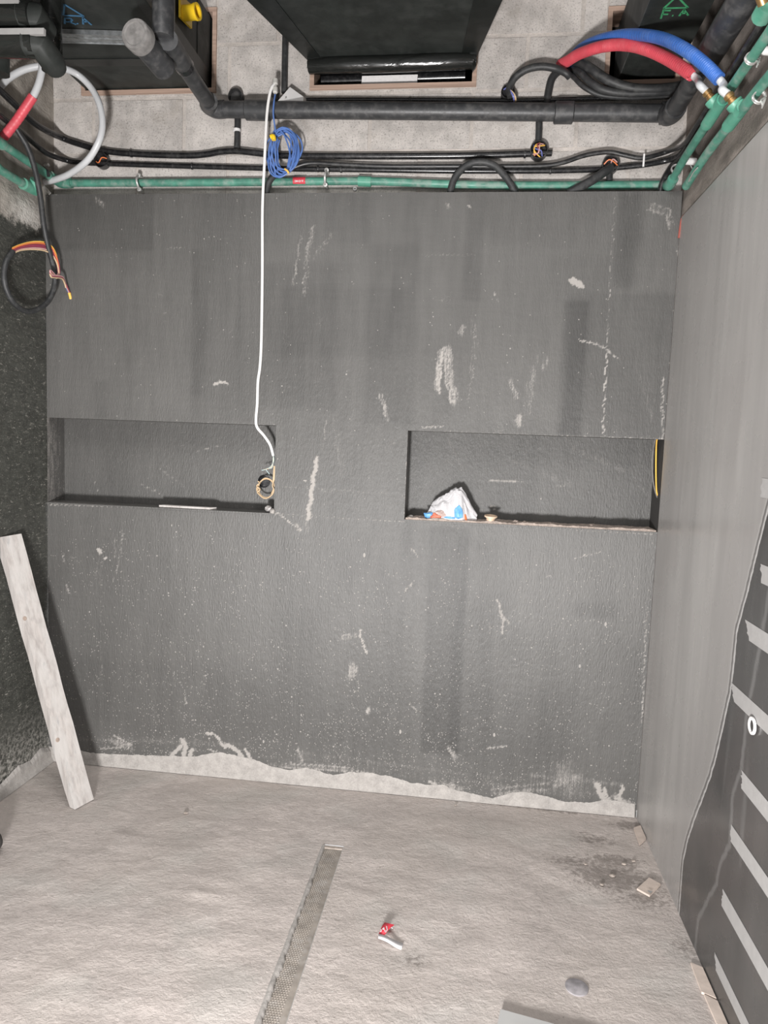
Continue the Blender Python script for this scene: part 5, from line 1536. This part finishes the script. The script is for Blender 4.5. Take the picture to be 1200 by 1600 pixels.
# tile off-cuts along the right wall
def chip(label, corners, th, z=.0, mat='tile_chip'):
    t = thing('tile_offcut', label, 'tile offcut', corners[0])
    q = [Vector((c[0], c[1], z)) for c in corners]
    m = MB()
    k = len(q)
    m.add(q + [p + Vector((0, 0, th)) for p in q], [tuple(range(k - 1, -1, -1)), tuple(range(k, 2 * k))] + [(i, (i + 1) % k, (i + 1) % k + k, i + k) for i in range(k)])
    m.build('tile', M[mat], t, False)
    return t
t = chip('square pale tile offcut lying loose on the dirty floor', [(2.417, -0.501, 0), (2.4508, -0.5326, 0), (2.5035, -0.4606, 0), (2.4731, -0.4301, 0)], .007, .0)
pts = [Vector(p) + Vector((0, 0, .0005)) for p in ((2.4466, -0.5125, 0.011), (2.4642, -0.5162, 0.011), (2.4531, -0.5285, 0.011))]
m = MB(); m.add(pts + [p + Vector((0, 0, .0006)) for p in pts], [(0, 1, 2), (5, 4, 3), (0, 3, 4, 1), (1, 4, 5, 2), (2, 5, 3, 0)])
m.build('chipped_patch', M['tape'], t.children[0], False)
chip('narrow pale tile offcut wedged against the wall near the back corner', [(2.4918, -0.1081, 0), (2.4881, -0.2209, 0), (2.522, -.175, 0), (2.522, -.085, 0)], .010, .0005)
chip('pale tile strip half sunk in the floor by the right wall, farther one', [(2.4936, -0.8307, 0), (2.4893, -0.9429, 0), (2.522, -.960, 0), (2.522, -.845, 0)], .007, -.002)
chip('pale tile strip half sunk in the floor by the right wall, at the bottom edge', [(2.4934, -0.9513, 0), (2.4943, -1.0502, 0), (2.522, -1.10, 0), (2.522, -.970, 0)], .007, -.002)
c0 = Vector((1.9426, -1.1057, 0.012))
dx = (Vector((2.085, -1.1331, 0.012)) - c0).normalized()
dy = Vector((dx.y, -dx.x, 0))
t = chip('large light grey tile lying at the bottom edge of the view', [tuple(c0 + dy * .45), tuple(c0 + dy * .45 + dx * .6), tuple(c0 + dx * .6), tuple(c0)], .012, .001, 'tile_slab')
t = thing('floor_plug', 'round dark plug set in the floor near the large grey tile', 'plug', (2.153, -0.9798, 0))
MB().lathe([(.031, -.004), (.031, .0022), (.028, .0032), (.001, .003)], (2.153, -0.9798, 0), (0, 0, 1), 24).build('disc', M['plug'], t)
t = thing('dark_lump', 'unidentified dark lump at the left edge on the floor', 'cloth', (0.1976, -0.6586, 0.03))  # stand-in lump for a dark shape of unknown kind
bo = lump('bundle', (0.2158, -0.7222, 0.05), .06, 'lump_dark', 3, (1, .9, .85), t, .3)
bo.modifiers.new('soft', 'SUBSURF').render_levels = 2
for k, (a, r) in enumerate((((2.3499, -0.4371, 0.004), .011), ((2.4044, -0.3583, 0.004), .009), ((2.3031, -0.4965, 0.004), .008), ((2.4432, -0.3313, 0.004), .008), ((2.2681, -0.3822, 0.003), .007), ((2.5839, -0.3152, 0.003), .006), ((1.8027, -0.0551, 0.003), .006), ((0.7664, -0.3199, 0.003), .010))):
    o = lump('mortar_crumb', a, r * .72, 'crumb', k + 40, (1.3, 1, .6))
    tag(o, ['largest mortar crumb in the dark dirt near the square offcut', 'mortar crumb behind the square offcut', 'mortar crumb left of the square offcut', 'mortar crumb near the right wall above the square offcut',
            'mortar crumb at the left end of the dirt patch', 'tiny crumb touching the porcelain slab', 'small crumb near the back wall, left of centre drain line', 'mortar crumb right of the plank foot'][k], 'crumb', 'mortar crumbs on the floor')

# ------------------------------------------------------------------ grey tape strips and plastic ring on the porcelain slab
def tape(label, tip_top, tip_bot, grow=.9):
    t = thing('tape_strip', label, 'tape', (W - .001, tip_top[0], tip_top[1]))
    y0, z0 = tip_top
    y1, z1 = tip_bot
    n = 9
    rg = random.Random(int(z0 * 1000))
    q = []
    for i in range(n + 1):
        s = i / n
        q.append((y0 + (y1 - y0) * s + rg.uniform(-.006, .006) * (0 < i < n), z0 + (z1 - z0) * s))
    zt, zb = z0, z1
    end = -2.4
    q += [(end, zb), (end, zt)]
    v = [(W - .0004, a, b) for a, b in q] + [(W - .0012, a, b) for a, b in q]
    k = len(q)
    f = [tuple(range(k - 1, -1, -1)), tuple(range(k, 2 * k))] + [(i, (i + 1) % k, (i + 1) % k + k, i + k) for i in range(k)]
    mesh('tape_film', v, f, M['tape'], t)
TP = [((-0.9546, 1.4027), (-0.9571, 1.3546)), ((-0.9927, 1.1911), (-1.0066, 1.1454)), ((-0.9275, 1.0342), (-0.9636, 0.9881)), ((-0.8693, 0.8473), (-0.9029, 0.8043)), ((-0.9867, 0.6555), (-0.9968, 0.6108)), ((-0.9521, 0.4903), (-0.9574, 0.4473)), ((-0.9345, 0.2987), (-0.9357, 0.2522)), ((-0.9155, 0.103), (-0.9348, 0.0656))]
TL = ['topmost grey tape strip on the porcelain slab', 'second grey tape strip from the top, a short end at the photo edge', 'third grey tape strip from the top, with a slanted torn end',
      'grey tape strip just above the white plastic ring', 'first grey tape strip below the white plastic ring', 'third grey tape strip from the bottom of the slab', 'second grey tape strip from the bottom of the slab', 'lowest grey tape strip, close to the floor']
for (a, b), l in zip(TP, TL):
    tape(l, a, b)
t = thing('plastic_ring', 'white plastic ring stuck on the slab under a tape strip', 'ring', (2.52, -1.0445, 0.7969))
c = Vector((2.522, -1.0399, 0.7936))
MB().lathe([(.020, 0), (.022, .001), (.022, .005), (.020, .006), (.016, .006), (.0145, .004), (.0145, .001)], c, (-1, 0, 0), 20).build('rim', M['white'], t)
MB().lathe([(.0142, 0), (.001, .0005)], c + Vector((-.0022, 0, 0)), (-1, 0, 0), 16).build('hole', M['dark'], t)
